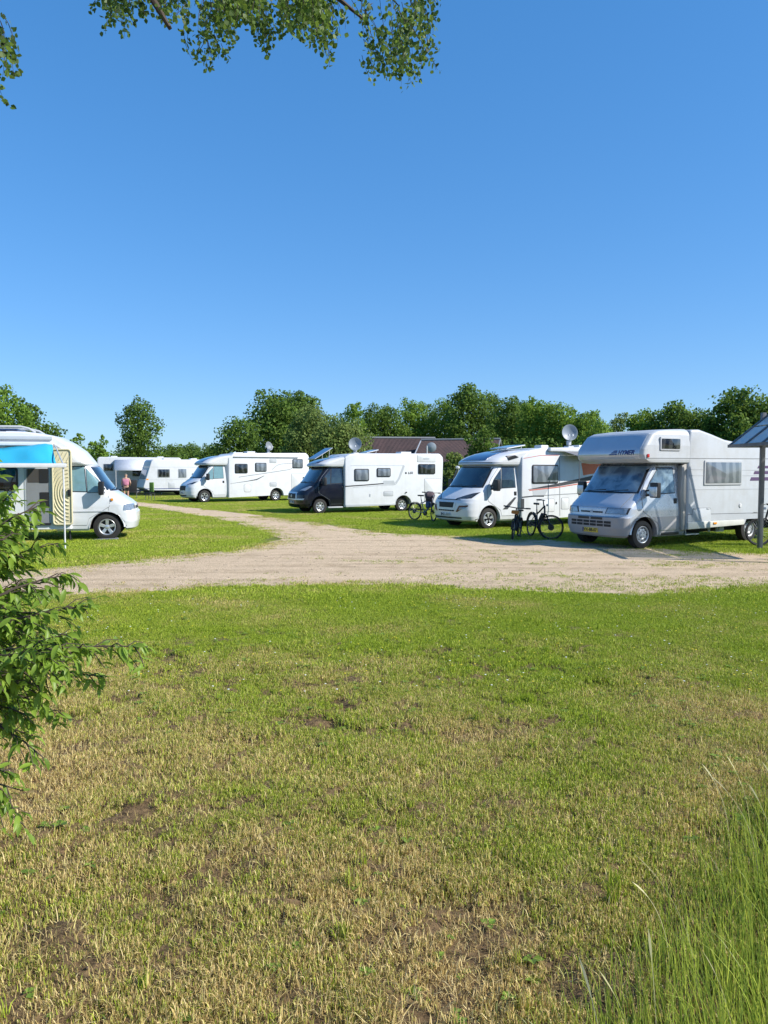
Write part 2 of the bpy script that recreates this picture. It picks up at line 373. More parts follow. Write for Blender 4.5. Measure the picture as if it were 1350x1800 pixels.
def arc_lip(parent, x, S, y, r, zc, m, a0=-8, a1=188, t=0.022, w=0.05, name='wheel_arch'):
    b = MB(); n = 20; v = []
    for k in range(n+1):
        a = math.radians(a0+(a1-a0)*k/n)
        for (rr, yy) in ((r, y-S*0.06), (r, y+S*0.006), (r+t*0.6, y+S*0.014), (r+t*1.6+w, y-S*0.004), (r+t*1.6+w, y-S*0.06)):
            v.append((x+rr*math.cos(a), yy, zc+rr*math.sin(a)))
    f = [(i*5+j, i*5+j+1, (i+1)*5+j+1, (i+1)*5+j) for i in range(n) for j in range(4)]
    b.add(v, f); return b.build(name, m, parent)
def hab(parent, outline, W, m, rear_x=None, arch=None, bevel=0.06, name='living_body', side_bevel=True):
    """coach body: side outline (x,z) front-bottom first running up over the roof to the rear bottom; arch cut in the bottom edge"""
    poly = list(outline)
    if arch:
        xw, zw, r = arch; zb = poly[-1][1]
        a0 = math.asin(min(1, max(-1, (zb-zw)/r)))
        for k in range(17):
            a = (PI-a0)+(a0-(PI-a0))*k/16; poly.append((xw+r*math.cos(a), zw+r*math.sin(a)))
    n = len(outline); b = MB(); b.prism(poly, -W, W)
    me = bpy.data.meshes.new(name); me.from_pydata(b.v, [], b.f); bm = bmesh.new(); bm.from_mesh(me)
    bmesh.ops.recalc_face_normals(bm, faces=bm.faces); bm.verts.ensure_lookup_table()
    N = len(poly); top = set(range(0, n)) | set(range(N, N+n))
    zmin = min(p[1] for p in outline)+0.02
    es = [e for e in bm.edges if e.verts[0].index in top and e.verts[1].index in top and e.calc_face_angle(0) > math.radians(25)
          and not (e.verts[0].co.z < zmin and e.verts[1].co.z < zmin)]
    bmesh.ops.bevel(bm, geom=es, offset=bevel, segments=4, profile=0.5, affect='EDGES', clamp_overlap=True)
    big = [f for f in bm.faces if len(f.verts) > 4]; bmesh.ops.triangulate(bm, faces=big)
    bm.to_mesh(me); bm.free()
    me.polygons.foreach_set('use_smooth', [True]*len(me.polygons)); me.set_sharp_from_angle(angle=math.radians(30))
    return link(name, me, m, parent)
def flat(parent, name, poly, S, y, t, m, bevel=0.0, y_in=0.02):
    """a flat piece on the body side, from y-S*y_in out to y+S*t"""
    b = MB(); b.prism(poly, y-S*y_in, y+S*t); return b.build(name, m, parent, bevel=bevel, seg=2)
def window(parent, x0, x1, z0, z1, S, W, frame_m=None, pane_m=None, r=0.06, fw=0.04):
    f = flat(parent, 'window', rrect(x0, x1, z0, z1, r), S, S*W, 0.025, frame_m or BLACKP, bevel=0.008)
    p = flat(f, 'pane', rrect(x0+fw, x1-fw, z0+fw, z1-fw, max(0.02, r-0.02)), S, S*W, 0.034, pane_m or GLASS, bevel=0.005)
    return f
def seam_rect(parent, name, x0, x1, z0, z1, S, W, m=None, r=0.04, t=0.008):
    """service hatch: a dark joint with the lid proud of it"""
    f = flat(parent, name, rrect(x0, x1, z0, z1, r), S, S*W, t, m or WHITE, bevel=0.004)
    flat(f, 'seal', rrect(x0-0.012, x1+0.012, z0-0.012, z1+0.012, r), S, S*W, 0.003, SEAM)
    return f
def strip(parent, name, pts, wd, S, W, m, t=0.005):
    """a thin printed band along a polyline (x,z)"""
    b = MB(); P = [Vector((p[0], p[1])) for p in pts]; ws = wd if isinstance(wd, (list, tuple)) else [wd]*len(P)
    L = []; R = []
    for i in range(len(P)):
        d = (P[min(i+1, len(P)-1)]-P[max(i-1, 0)]).normalized(); n = Vector((-d.y, d.x))
        L.append(P[i]+n*ws[i]/2); R.append(P[i]-n*ws[i]/2)
    y0, y1 = S*(W-0.01), S*(W+t)
    v = [(p.x, y1, p.y) for p in L]+[(p.x, y1, p.y) for p in R]+[(p.x, y0, p.y) for p in L]+[(p.x, y0, p.y) for p in R]; k = len(P); f = []
    for i in range(k-1): f += [(i, i+1, k+i+1, k+i), (i, 2*k+i, 2*k+i+1, i+1), (k+i, k+i+1, 3*k+i+1, 3*k+i)]
    b.add(v, f); return b.build(name, m, parent, smooth=False)
def dish(parent, x, y, z, R=0.33, face=(0.4, -0.9, 0.35), zc=None, m=None):
    """satellite_dish > mount, feed_arm"""
    zc = zc or z+0.55; q = Vector(face).normalized().to_track_quat('Z', 'Y').to_matrix().to_4x4()
    b = MB(); pr = [(0.0, 0.0)]+[(R*k/6, 0.09*(k/6)**2) for k in range(1, 7)]
    pr2 = [(r, a-0.012) for r, a in pr[::-1]]; b.lathe(pr+[(R+0.008, 0.09)]+pr2, 32, 'z')
    b.v = [tuple(q @ Vector(p)+Vector((x, y, zc))) for p in b.v]
    d = b.build('satellite_dish', m or DISH, parent)
    mt = MB(); mt.box(x-0.13, x+0.13, y-0.12, y+0.12, z-0.02, z+0.07); mt.tube([(x, y, z), (x, y, zc-0.05)], 0.035, 8)
    mt.box(x-0.06, x+0.06, y-0.06, y+0.06, z+0.1, z+0.26); mt.build('mount', GREYL, d, bevel=0.01)
    arm = MB(); a0 = q @ Vector((0, -R*0.95, 0.05)); a1 = q @ Vector((0, -R*0.5, 0.32)); c = Vector((x, y, zc))
    arm.tube([c+a0, c+a1], 0.012, 6); arm.box(-0.03, 0.03, -0.03, 0.03, -0.03, 0.04, M=Matrix.Translation(c+a1)); arm.build('feed_arm', GREYL, d)
    return d
def mirror_part(parent, x, y, z, S, m=None, h=0.36, w=0.24):
    b = MB(); b.box(x-0.07, x+0.06, y+S*0.12, y+S*(0.12+w), z-h/2, z+h/2); o = b.build('mirror', BLACKP, parent, bevel=0.035, seg=3)
    a = MB(); a.tube([(x+0.05, y-S*0.02, z-h*0.35), (x, y+S*0.16, z-h*0.30)], 0.03, 8); a.tube([(x+0.05, y-S*0.02, z-h*0.05), (x, y+S*0.16, z)], 0.022, 8)
    a.build('mirror_arm', BLACKP, o)
    g = MB(); g.box(x-0.076, x-0.07, y+S*0.14, y+S*(0.10+w), z-h/2+0.04, z+h/2-0.04); g.build('mirror_glass', LAMP, o)
    if m:
        c = MB(); c.box(x+0.058, x+0.075, y+S*0.13, y+S*(0.11+w), z-h/2+0.03, z+h/2-0.1); c.build('mirror_cap', m, o, bevel=0.01)
    return o
def underbody(parent, x0, x1, W=0.72, z0=0.24, z1=0.6):
    b = MB(); b.box(x0, x1-0.12, -W, W, z0+0.06, z1); b.box(-0.62, 0.40, -0.72, 0.72, z0+0.05, 0.90)
    return b.build('chassis', DARK, parent, bevel=0.02, seg=1)
def sill_points(poly): return poly
CABM = [(0.25, 0.78, 0.92, 0.50, 2.6), (0.30, 0.88, 0.965, 0.52, 2.9), (0.42, 0.925, 0.99, 0.52, 3.0), (0.62, 0.93, 1.0, 0.52, 3.0), (0.84, 0.91, 1.0, 0.52, 3.0),
        (0.96, 0.85, 1.0, 0.50, 2.8), (1.05, 0.74, 0.995, 0.48, 2.6), (1.18, 0.56, 0.985, 0.44, 2.6), (1.29, 0.40, 0.975, 0.42, 2.6),
        (1.33, 0.33, 0.97, 0.40, 2.6), (1.6, 0.13, 0.945, 0.40, 2.6), (1.98, -0.13, 0.895, 0.38, 2.6), (2.05, -0.22, 0.87, 0.38, 2.5), (2.12, -0.5, 0.80, 0.4, 2.4)]
CABO = [(0.27, 0.80, 0.93, 0.42, 2.8), (0.32, 0.86, 0.97, 0.44, 3.2), (0.50, 0.90, 1.0, 0.44, 3.4), (0.74, 0.90, 1.0, 0.44, 3.4), (0.78, 0.86, 1.0, 0.44, 3.2),
        (0.95, 0.82, 1.0, 0.44, 3.0), (1.03, 0.74, 0.99, 0.44, 2.8), (1.18, 0.53, 0.98, 0.42, 2.7), (1.29, 0.37, 0.97, 0.40, 2.6),
        (1.33, 0.30, 0.965, 0.38, 2.7), (1.6, 0.10, 0.94, 0.38, 2.7), (1.97, -0.14, 0.89, 0.36, 2.7), (2.04, -0.22, 0.87, 0.36, 2.5), (2.10, -0.45, 0.82, 0.38, 2.4)]
def cab_common(v, L, S, body, ws_mat, sg, door_low=None, mirror_z=1.40, mirror_cap=None, style='five', R=0.335, quarter=True, handle_x=-1.04, split=None, m2=None, sidewin=None, side_mat=None, arch_m=None, xr=-1.25):
    L.build('cab_body', body, v, xr, arch=(0, 0.34, 0.43), split=split, m2=m2)
    wb = [(-0.86, 1.345), (0.86, 1.345), (0.80, 1.955), (-0.80, 1.955)]
    w = panel(L, 'front', 1, wb, 'windscreen', ws_mat, v, off=0.010, npp=22, nq=8)
    fr = panel(L, 'front', 1, [(-0.905, 1.318), (0.905, 1.318), (0.845, 1.985), (-0.845, 1.985)], 'windscreen_rubber', BLACKP, w, off=0.004, npp=22)
    wp = MB()
    for y0 in (-0.62, 0.05):
        wp.tube([(L.X(y0, 1.36)+0.03, y0, 1.355), (L.X(y0+0.6, 1.41)+0.03, y0+0.62, 1.40)], 0.011, 6)
    wp.build('wiper', BLACKP, w)
    for s in (S, -S):
        door = [(0.10, 1.28), (-0.10, 1.60), (-0.44, 1.99), (-1.08, 2.0), (-1.14, 1.3), (-1.14, 0.42), (-0.50, 0.42), (-0.44, 0.60), (0.06, 0.90)]
        d = panel(L, 'side', s, door, 'cab_door', door_low or body, v, off=0.007, depth=0.02, nq=16, npp=14)
        panel(L, 'side', s, grow(door, 0.014), 'door_seam', SEAM, d, off=0.002, depth=0.01, nq=16, npp=14)
        win = sidewin or [(-0.55, 1.96), (-1.04, 1.96), (-1.06, 1.33), (-0.50, 1.31)]
        panel(L, 'side', s, grow(win, 0.03), 'window_rubber', BLACKP, d, off=0.011, depth=0.02)
        panel(L, 'side', s, win, 'side_window', side_mat or CABGLASS, d, off=0.016, depth=0.02)
        if quarter:
            qw = [(-0.50, 1.91), (-0.46, 1.28), (-0.10, 1.29), (-0.05, 1.36), (-0.22, 1.60)]
            panel(L, 'side', s, grow(qw, 0.02), 'window_rubber', BLACKP, d, off=0.011, depth=0.02)
            panel(L, 'side', s, qw, 'quarter_window', side_mat or CABGLASS, d, off=0.016, depth=0.02)
        h = MB(); yy = s*L.Y(handle_x, 1.14); h.box(handle_x-0.05, handle_x+0.05, yy-s*0.01, yy+s*0.022, 1.06, 1.19); h.build('handle', BLACKP, d, bevel=0.01)
        mirror_part(v, -0.10, s*L.Y(-0.1, 1.4), mirror_z, s, mirror_cap)
        wheel(v, 0, s*0.955, s, R, style)
        arc_lip(v, 0, s, s*0.985, 0.43, 0.34, arch_m or body, a0=2, a1=180, t=0.012, w=0.02)
def lamp_panel(v, L, polyL, m, name='headlight', off=0.012, frame=None):
    for sgn in (1, -1):
        o = panel(L, 'front', 1, [(sgn*y, z) for y, z in polyL], name, m, v, off=off, npp=10, nq=6)
        if frame: panel(L, 'front', 1, [(sgn*y, z) for y, z in grow(polyL, 0.028)], 'headlight_surround', frame, o, off=off-0.004, npp=10, nq=6)
def plate(v, x, y, z, text, m, w=0.50):
    b = MB(); b.box(x-0.02, x+0.012, y-w/2, y+w/2, z-0.055, z+0.055); o = b.build('number_plate', m, v, bevel=0.004)
    e = MB(); e.box(x, x+0.0145, y-w/2+0.003, y-w/2+0.045, z-0.05, z+0.05); e.build('country_band', BLUE, o)
    words_mesh('plate_lettering', text, 0.105, INK, o, M_front(x+0.0135, y+0.015, z), ext=0.0025)
def place(d, loc, contact_off=0.955):
    """root position from the spot where the near front tyre stands"""
    pass

# ------------------------------------------------------------------ vehicles
def root_at(name, label, cat, contact, ang, S, group=None, scale=1.0):
    n = Vector((-math.sin(ang), math.cos(ang)))*S
    r = thing(name, label, cat, (contact[0]-n.x*0.955*scale, contact[1]-n.y*0.955*scale, 0), ang, group)
    r.scale = (scale,)*3
    return r
def rear_end(v, x, W, z0, z1, S):
    b = MB(); b.box(x-0.10, x-0.0, -W+0.08, W-0.08, z0, z0+0.24); o = b.build('rear_bumper', GREYL, v, bevel=0.03)
    for s in (1, -1):
        l = MB(); l.box(x-0.03, x+0.02, s*(W-0.22), s*(W-0.10), z0+0.42, z0+0.85); l.build('tail_light', REDLENS, v, bevel=0.015)
    g = MB(); g.box(x-0.03, x+0.02, -0.5, 0.5, 1.45, 2.0); p = g.build('rear_window', BLACKP, v, bevel=0.02)
    q = MB(); q.box(x-0.04, x+0.0, -0.46, 0.46, 1.49, 1.96); q.build('pane', GLASS, p, bevel=0.01)
def roof_hatch(v, x, y, z, w=0.45, h=0.10, m=None, name='roof_hatch'):
    b = MB(); b.box(x-w/2, x+w/2, y-w/2, y+w/2, z-0.03, z+h); return b.build(name, m or WHITE, v, bevel=0.035, seg=3)
def lifted_panel(v, x0, x1, y0, y1, z0, z1, m, frame):
    """solar panel or skylight lid: a framed slab tilted along x"""
    b = MB(); t = 0.035
    v8 = [(x0, y0, z0), (x1, y0, z1), (x1, y1, z1), (x0, y1, z0)]
    b.add(v8+[(x, y, z+t) for x, y, z in v8], [(0, 1, 2, 3), (7, 6, 5, 4), (0, 4, 5, 1), (1, 5, 6, 2), (2, 6, 7, 3), (3, 7, 4, 0)])
    o = b.build('solar_panel', frame, v, bevel=0.008, seg=1)
    g = MB(); e = 0.035; fx = lambda f: x0+(x1-x0)*f; fz = lambda f: z0+(z1-z0)*f+t
    g4 = [(fx(0.04), y0+e, fz(0.04)+0.002), (fx(0.96), y0+e, fz(0.96)+0.002), (fx(0.96), y1-e, fz(0.96)+0.002), (fx(0.04), y1-e, fz(0.04)+0.002)]
    g.add(g4+[(x, y, z+0.004) for x, y, z in g4], [(0, 1, 2, 3), (7, 6, 5, 4), (0, 4, 5, 1), (1, 5, 6, 2), (2, 6, 7, 3), (3, 7, 4, 0)])
    g.build('cells', m, o, smooth=False)
    lg = MB(); lg.tube([(fx(0.85), y0+0.05, fz(0.85)-t), (fx(0.8), y0+0.05, min(z0, z1))], 0.012, 6); lg.tube([(fx(0.85), y1-0.05, fz(0.85)-t), (fx(0.8), y1-0.05, min(z0, z1))], 0.012, 6)
    lg.build('strut', GREYL, o)
    return o

# --- coachbuilt camper with the sleeping pod over its silver cab
S = 1; W = 1.1
v = root_at('alcove_camper', 'white camper with sleeping pod over its silver cab and foil behind the windscreen', 'camper', (6.1626, 17.5319), math.radians(-151.22), 1)
L = Loft([(z, x-0.12 if z < 0.9 else (x-0.10 if z < 1.0 else (x-0.06 if z < 1.1 else (x-0.03 if z < 1.25 else x))), w, a, n_) for z, x, w, a, n_ in CABO])
cab_common(v, L, S, SILVER, FOIL, 1, style='steel', split=0.76, m2=GREYP, side_mat=FOIL, xr=-1.4, mirror_cap=SILVER, sidewin=[(-0.47, 1.92), (-1.01, 1.92), (-1.02, 1.33), (-0.47, 1.31)])
underbody(v, -5.3, 0.60)
bn = panel(L, 'front', 1, [(-0.80, 0.98), (0.80, 0.98), (0.84, 1.30), (-0.84, 1.30)], 'bonnet', SILVERL, v, off=0.007, depth=0.02, npp=20)
panel(L, 'front', 1, grow([(-0.80, 0.98), (0.80, 0.98), (0.84, 1.30), (-0.84, 1.30)], 0.012), 'bonnet_seam', SEAM, bn, off=0.002, depth=0.01, npp=20)
lamp_panel(v, L, [(0.46, 0.84), (0.93, 0.84), (0.95, 0.97), (0.52, 0.97)], LAMP, off=0.014, frame=BLACKP)
for sg in (1, -1):
    panel(L, 'front', 1, [(sg*0.80, 0.85), (sg*0.93, 0.85), (sg*0.94, 0.965), (sg*0.80, 0.965)], 'indicator', AMBER if sg < 0 else LAMP, v, off=0.018)
for (y0, y1, z0, z1) in ((-0.36, -0.05, 0.845, 0.885), (0.05, 0.36, 0.845, 0.885), (-0.40, -0.03, 0.69, 0.74), (0.03, 0.40, 0.69, 0.74)):
    panel(L, 'front', 1, [(y0, z0), (y1, z0), (y1, z1), (y0, z1)], 'grille_slot', BLACKP, v, off=0.008)
for r_ in range(2):
    for c_ in range(6):
        y0 = -0.66+c_*0.223; panel(L, 'front', 1, [(y0, 0.53+r_*0.075), (y0+0.19, 0.53+r_*0.075), (y0+0.19, 0.585+r_*0.075), (y0, 0.585+r_*0.075)], 'grille_slot', INK, v, off=0.008, nq=1, npp=3)
for sg in (-1, 1):   # chevron badge between the upper slots
    bz = MB(); x = L.X(0, 0.88)+0.012; bz.tube([(x, -0.035, 0.845+0.02*(sg+1)), (x, 0, 0.865+0.02*(sg+1)), (x, 0.035, 0.845+0.02*(sg+1))], 0.007, 6); bz.build('badge', STEEL, v)
plate(v, L.X(0.05, 0.42)+0.005, 0.0, 0.425, 'VX-BB-07', PLATEY)
panel(L, 'front', 1, [(-0.99, 0.745), (0.99, 0.745), (0.99, 0.758), (-0.99, 0.758)], 'bumper_seam', SEAM, v, off=0.004, nq=1, npp=30)
for s in (1, -1): panel(L, 'side', s, [(-1.135, 0.755), (-1.135, 0.43), (-0.51, 0.43), (-0.45, 0.60), (-0.24, 0.755)], 'lower_door_cladding', GREYP, v, off=0.012, depth=0.01)
st = MB(); st.box(-1.2, -0.6, 0.8, 0.99, 0.30, 0.37); st.build('step', BLACKP, v, bevel=0.01)
hab(v, [(-1.36, 0.42), (-1.36, 2.60), (-1.42, 2.86), (-1.75, 2.87), (-2.2, 2.77), (-2.72, 2.64), (-3.3, 2.57), (-5.7, 2.52), (-5.78, 2.40), (-5.72, 0.5)], W, OLDWHITE, arch=(-3.955, 0.36, 0.42), bevel=0.07)
A = Loft([(2.035, -0.10, 1.06, 0.25, 5), (2.06, 0.10, 1.085, 0.25, 5), (2.13, 0.20, 1.10, 0.2, 6), (2.24, 0.25, 1.10, 0.2, 6), (2.36, 0.23, 1.10, 0.2, 6), (2.46, 0.16, 1.10, 0.2, 6), (2.72, -0.03, 1.07, 0.25, 5), (2.80, -0.20, 1.03, 0.25, 4), (2.85, -0.60, 0.97, 0.3, 4), (2.872, -1.2, 0.92, 0.3, 4)])
A.build('sleeping_pod', OLDWHITE, v, -1.40)
fp = panel(A, 'front', 1, [(-1.0, 2.14), (1.0, 2.14), (1.0, 2.44), (0.97, 2.74), (-0.97, 2.74), (-1.0, 2.44)], 'pod_front', SILVERL, v, off=0.007, npp=24, nq=12)
x = A.X(0.6, 2.28)+0.014
words_mesh('brand_lettering', 'HYMER', 0.155, BLUE, fp, M_front(x, 0.60, 2.285), shear=0.35, ext=0.004, space=1.0)
lt_ = fp.children[0]
for q in lt_.data.vertices: q.co.x = A.X(q.co.y, q.co.z)+(0.016 if q.co.x > x else 0.009)
for k in range(3):
    zz = 2.235+k*0.042; bb = MB(); sh = k*0.035
    bb.add([(A.X(y, z)+0.003, y, z) for y, z in ((0.07+sh*1.8, zz), (0.33, zz), (0.33, zz+0.027), (0.11+sh*1.8, zz+0.027))]+[(A.X(y, z)+0.016, y, z) for y, z in ((0.07+sh*1.8, zz), (0.33, zz), (0.33, zz+0.027), (0.11+sh*1.8, zz+0.027))],
           [(0, 1, 2, 3), (7, 6, 5, 4), (0, 4, 5, 1), (1, 5, 6, 2), (2, 6, 7, 3), (3, 7, 4, 0)]); bb.build('logo_bar', BLUE, fp, smooth=False)
lm = MB(); lm.box(0.02, 0.09, 1.08, 1.125, 2.17, 2.25); lm.build('marker_lamp', REDLENS, v, bevel=0.01)
for s in (1, -1):   # beige moulding that closes the gap between cab and coach
    b = MB(); b.prism([(-1.20, 1.98), (-1.37, 2.06), (-1.37, 0.40), (-1.22, 0.40), (-1.19, 0.9), (-1.15, 1.3)], s*0.90, s*1.05); b.build('cab_joint', mat('beige_trim', (0.36, 0.34, 0.31), 0.5), v, bevel=0.03)
for s in (1, -1):
    strip(v, 'wall_line', [(0.10, 2.152), (-5.7, 2.18)], 0.014, s, W+0.001, SEAM)
    for zz in (1.89, 1.745, 1.40):
        strip(v, 'wall_rib', [(-1.40, zz), (-5.7, zz-0.02)], 0.010, s, W, GREYL, t=0.006)
    strip(v, 'wall_line', [(-1.37, 0.79), (-5.7, 0.74)], 0.016, s, W, SEAM)
    b = MB(); b.prism([(-1.36, 0.60), (-1.36, 0.42), (-3.50, 0.47), (-3.50, 0.60)], s*(W-0.02), s*(W+0.03)); b.build('skirt', GREYL if s < 0 else mat('cream_skirt', (0.55, 0.55, 0.50), 0.5), v, bevel=0.015)
    b = MB(); b.prism([(-1.37, 0.775), (-1.37, 0.62), (-5.7, 0.60), (-5.7, 0.725)], s*(W-0.02), s*(W+0.004)); b.build('grey_band', GREYL, v)
    for (x0, x1, zb, zt) in ((-4.05, -4.9, 1.92, 1.99), (-3.9, -4.9, 1.77, 1.85), (-3.76, -4.9, 1.60, 1.69)):
        flat(v, 'stripe_mark', [(x0, zt), (x0+0.05, zb), (x1, zb), (x1, zt)], s, s*W, 0.004, PURPLE)
    window(v, -3.37, -1.92, 1.50, 2.12, s, W, frame_m=GREYL, pane_m=BLIND, r=0.03, fw=0.05)
    window(v, -1.05, -0.34, 2.34, 2.66, s, W, frame_m=GREYL, pane_m=GLASS, r=0.03, fw=0.04)
    wheel(v, -3.955, s*0.955, s, 0.33, 'steel')
f = seam_rect(v, 'service_door', -2.21, -1.53, 0.43, 0.93, 1, W, OLDWHITE, r=0.08)
for xx in (-1.62, -2.10):
    c = MB(); c.box(xx-0.05, xx+0.05, W, W+0.02, 0.90, 0.93); c.build('hatch_catch', GREYL, f, bevel=0.005)
b = MB(); b.lathe([(0.055, W), (0.05, W+0.02), (0.0, W+0.022)], 16, c=(-3.35, 0, 0.97)); b.build('vent_cap', WHITE, v)
b = MB(); b.box(-2.40, -2.28, W+0.02, W+0.05, 0.52, 0.57); b.build('side_marker', AMBER, v, bevel=0.008)
b = MB(); b.tube([(-1.6, 0.85, 0.30), (-1.6, 0.85, 0.42)], 0.02, 6); b.box(-1.95, -1.45, 0.70, 0.98, 0.27, 0.30); b.build('pull_out_step', STEEL, v)
b = MB(); b.box(-3.2, -2.9, 0.6, 0.75, 0.28, 0.42); b.tube([(-2.55, 0.8, 0.42), (-2.55, 0.8, 0.3)], 0.03, 8); b.tube([(-2.95, 0.8, 0.42), (-2.95, 0.8, 0.31)], 0.025, 8); b.build('drain_pipes', GREYL, v)['kind'] = 'stuff'
d = MB(); d.lathe([(0.45, -0.03), (0.44, 0.05), (0.34, 0.10), (0.0, 0.12)], 28, 'z', c=(-2.9, 0.1, 2.66)); d.build('roof_dome', mat('sun_yellowed_plastic', (0.62, 0.57, 0.50), 0.4), v)
roof_hatch(v, -4.4, 0, 2.55)
rear_end(v, -5.75, W, 0.5, 2.4, S)

# --- modern cab used by three of them
CAPP = [(2.03, -0.12, 0.99, 0.50, 2.8), (2.07, -0.04, 1.02, 0.50, 2.8), (2.14, -0.06, 1.04, 0.50, 2.8), (2.22, -0.16, 1.05, 0.52, 2.8), (2.33, -0.42, 1.06, 0.55, 2.8), (2.42, -0.75, 1.07, 0.6, 3), (2.50, -1.2, 1.07, 0.6, 3), (2.56, -1.9, 1.04, 0.6, 3)]
def modern(v, L, S, body, zroof, capdx=0.0, cap_m=None, zb=0.26):
    capz = [(z if z < 2.1 else 2.1+(z-2.1)*(zroof-2.1)/0.47, x+capdx, w, a, n) for z, x, w, a, n in CAPP]
    C = Loft(capz); C.build('roof_cap', cap_m or WHITE, v, -2.2)
    b = MB(); vv = []
    sk = panel(C, 'front', 1, [(-0.62, 2.20), (0.62, 2.20), (0.55, 2.20+(zroof-2.1)*0.62), (-0.55, 2.20+(zroof-2.1)*0.62)], 'skylight', SOLAR, v, off=0.012, npp=14)
    ln = panel(C, 'front', 1, [(-0.9, 2.105), (0.9, 2.105), (0.9, 2.135), (-0.9, 2.135)], 'cap_line', BLUE if False else SEAM, v, off=0.004, npp=22, nq=1)
    return C
def fairing(v, S, x0, x1, z0, z1, m):
    for s in (1, -1):
        b = MB(); b.add([(x0, s*0.93, z0), (x0, s*0.90, z1), (x1, s*1.095, z1), (x1, s*1.095, z0), (x0, s*0.6, z0), (x0, s*0.6, z1), (x1, s*0.6, z1), (x1, s*0.6, z0)],
              [(0, 1, 2, 3), (4, 7, 6, 5), (0, 4, 5, 1), (1, 5, 6, 2), (2, 6, 7, 3), (3, 7, 4, 0)])
        b.build('cab_joint', m, v, bevel=0.015)

# --- white camper with the orange and grey swoosh
v = root_at('low_profile_camper', 'white camper with grey and red swoosh stripes, between two bicycles and a roof dish', 'camper', (3.337, 23.4825), math.radians(-149), 1)
L = Loft(CABM, dx=0.06)
cab_common(v, L, 1, WHITE2, CABGLASS, 1, style='twin', R=0.335, handle_x=-1.05)
C = modern(v, L, 1, WHITE2, 2.58, capdx=0.05)
underbody(v, -5.3, 0.85)
lamp_panel(v, L, [(0.42, 0.955), (0.88, 1.00), (0.93, 1.17), (0.80, 1.13), (0.44, 0.99)], LAMPD, off=0.012, frame=BLACKP)
panel(L, 'front', 1, [(-0.44, 0.66), (0.44, 0.66), (0.48, 0.88), (-0.48, 0.88)], 'grille_surround', WHITE2, v, off=0.014, npp=12)
panel(L, 'front', 1, [(-0.36, 0.69), (0.36, 0.69), (0.40, 0.85), (-0.40, 0.85)], 'grille', INK, v, off=0.020, npp=12)
panel(L, 'front', 1, [(-0.62, 0.93), (0.62, 0.93), (0.62, 0.95), (-0.62, 0.95)], 'bonnet_seam', INK, v, off=0.006, npp=20, nq=1)
for k in range(7):
    y0 = -0.42+k*0.122; panel(L, 'front', 1, [(y0, 0.575), (y0+0.10, 0.575), (y0+0.10, 0.615), (y0, 0.615)], 'air_slot', INK, v, off=0.008, nq=1, npp=2)
for sg in (1, -1):
    panel(L, 'front', 1, [(sg*0.50, 0.56), (sg*0.56, 0.56), (sg*0.90, 0.74), (sg*0.90, 0.78), (sg*0.62, 0.76)], 'fog_lamp_trim', mat('bronze_trim', (0.10, 0.04, 0.02), 0.3, metal=0.4), v, off=0.010)
    panel(L, 'front', 1, [(sg*0.62, 0.62), (sg*0.84, 0.68), (sg*0.86, 0.72), (sg*0.66, 0.71)], 'fog_lamp', LAMP, v, off=0.016)
panel(L, 'front', 1, [(-0.7, 0.35), (0.7, 0.35), (0.7, 0.39), (-0.7, 0.39)], 'lower_air_intake', INK, v, off=0.008, nq=1, npp=20)
plate(v, L.X(0.0, 0.47)+0.01, 0.0, 0.47, 'HG L 5111', PLATEW)
hab(v, [(-1.22, 0.24), (-1.22, 2.30), (-1.55, 2.52), (-2.2, 2.62), (-5.3, 2.70), (-5.75, 2.66), (-5.85, 2.3), (-5.8, 0.30)], W, WHITE, arch=(-4.05, 0.36, 0.43), bevel=0.06)
fairing(v, 1, -1.14, -1.24, 0.30, 2.04, OLDWHITE)
for s in (1, -1):
    strip(v, 'grey_swoosh', [(-1.50, 1.25), (-2.0, 1.30), (-2.8, 1.385), (-4.0, 1.55), (-5.7, 1.82)], [0.01, 0.05, 0.10, 0.14, 0.16], s, W, DKGREY)
    strip(v, 'red_line', [(-1.55, 1.22), (-2.8, 1.305), (-4.0, 1.435), (-5.7, 1.66)], 0.030, s, W, RED)
    flat(v, 'orange_patch', [(-4.0, 1.70), (-3.9, 2.12), (-5.25, 2.14), (-5.25, 1.86)], s, s*W, 0.004, ORANGE)
    strip(v, 'red_line', [(-1.6, 1.03), (-4.25, 1.10)], 0.022, s, W, SEAM)
    strip(v, 'grey_swoosh', [(-1.25, 1.00), (-1.75, 1.03), (-2.2, 1.02)], 0.04, s, W, DKGREY)
    strip(v, 'seam_line', [(-1.30, 2.26), (-2.0, 2.36), (-2.84, 2.38)], 0.016, s, W, RED)
    strip(v, 'wall_line', [(-2.88, 2.32), (-2.93, 0.35)], 0.018, s, W, SEAM)
    strip(v, 'grey_swoosh', [(-1.28, 0.95), (-1.28, 0.62)], 0.12, s, W, DKGREY)
    window(v, -2.82, -1.66, 1.44, 2.06, s, W, pane_m=BLIND)
    wheel(v, -4.05, s*0.955, s, 0.335, 'twin')
flat(v, 'grey_panel', [(-1.62, 1.60), (-1.72, 1.05), (-2.25, 1.05), (-2.45, 1.38)], 1, W, 0.003, GREYL)
seam_rect(v, 'locker_door', -2.66, -1.9, 0.50, 0.92, 1, W); seam_rect(v, 'locker_door', -3.33, -2.99, 0.57, 0.94, 1, W)
flat(v, 'lock', rrect(-2.78, -2.73, 0.74, 0.82, 0.02), 1, W, 0.015, BLACKP)
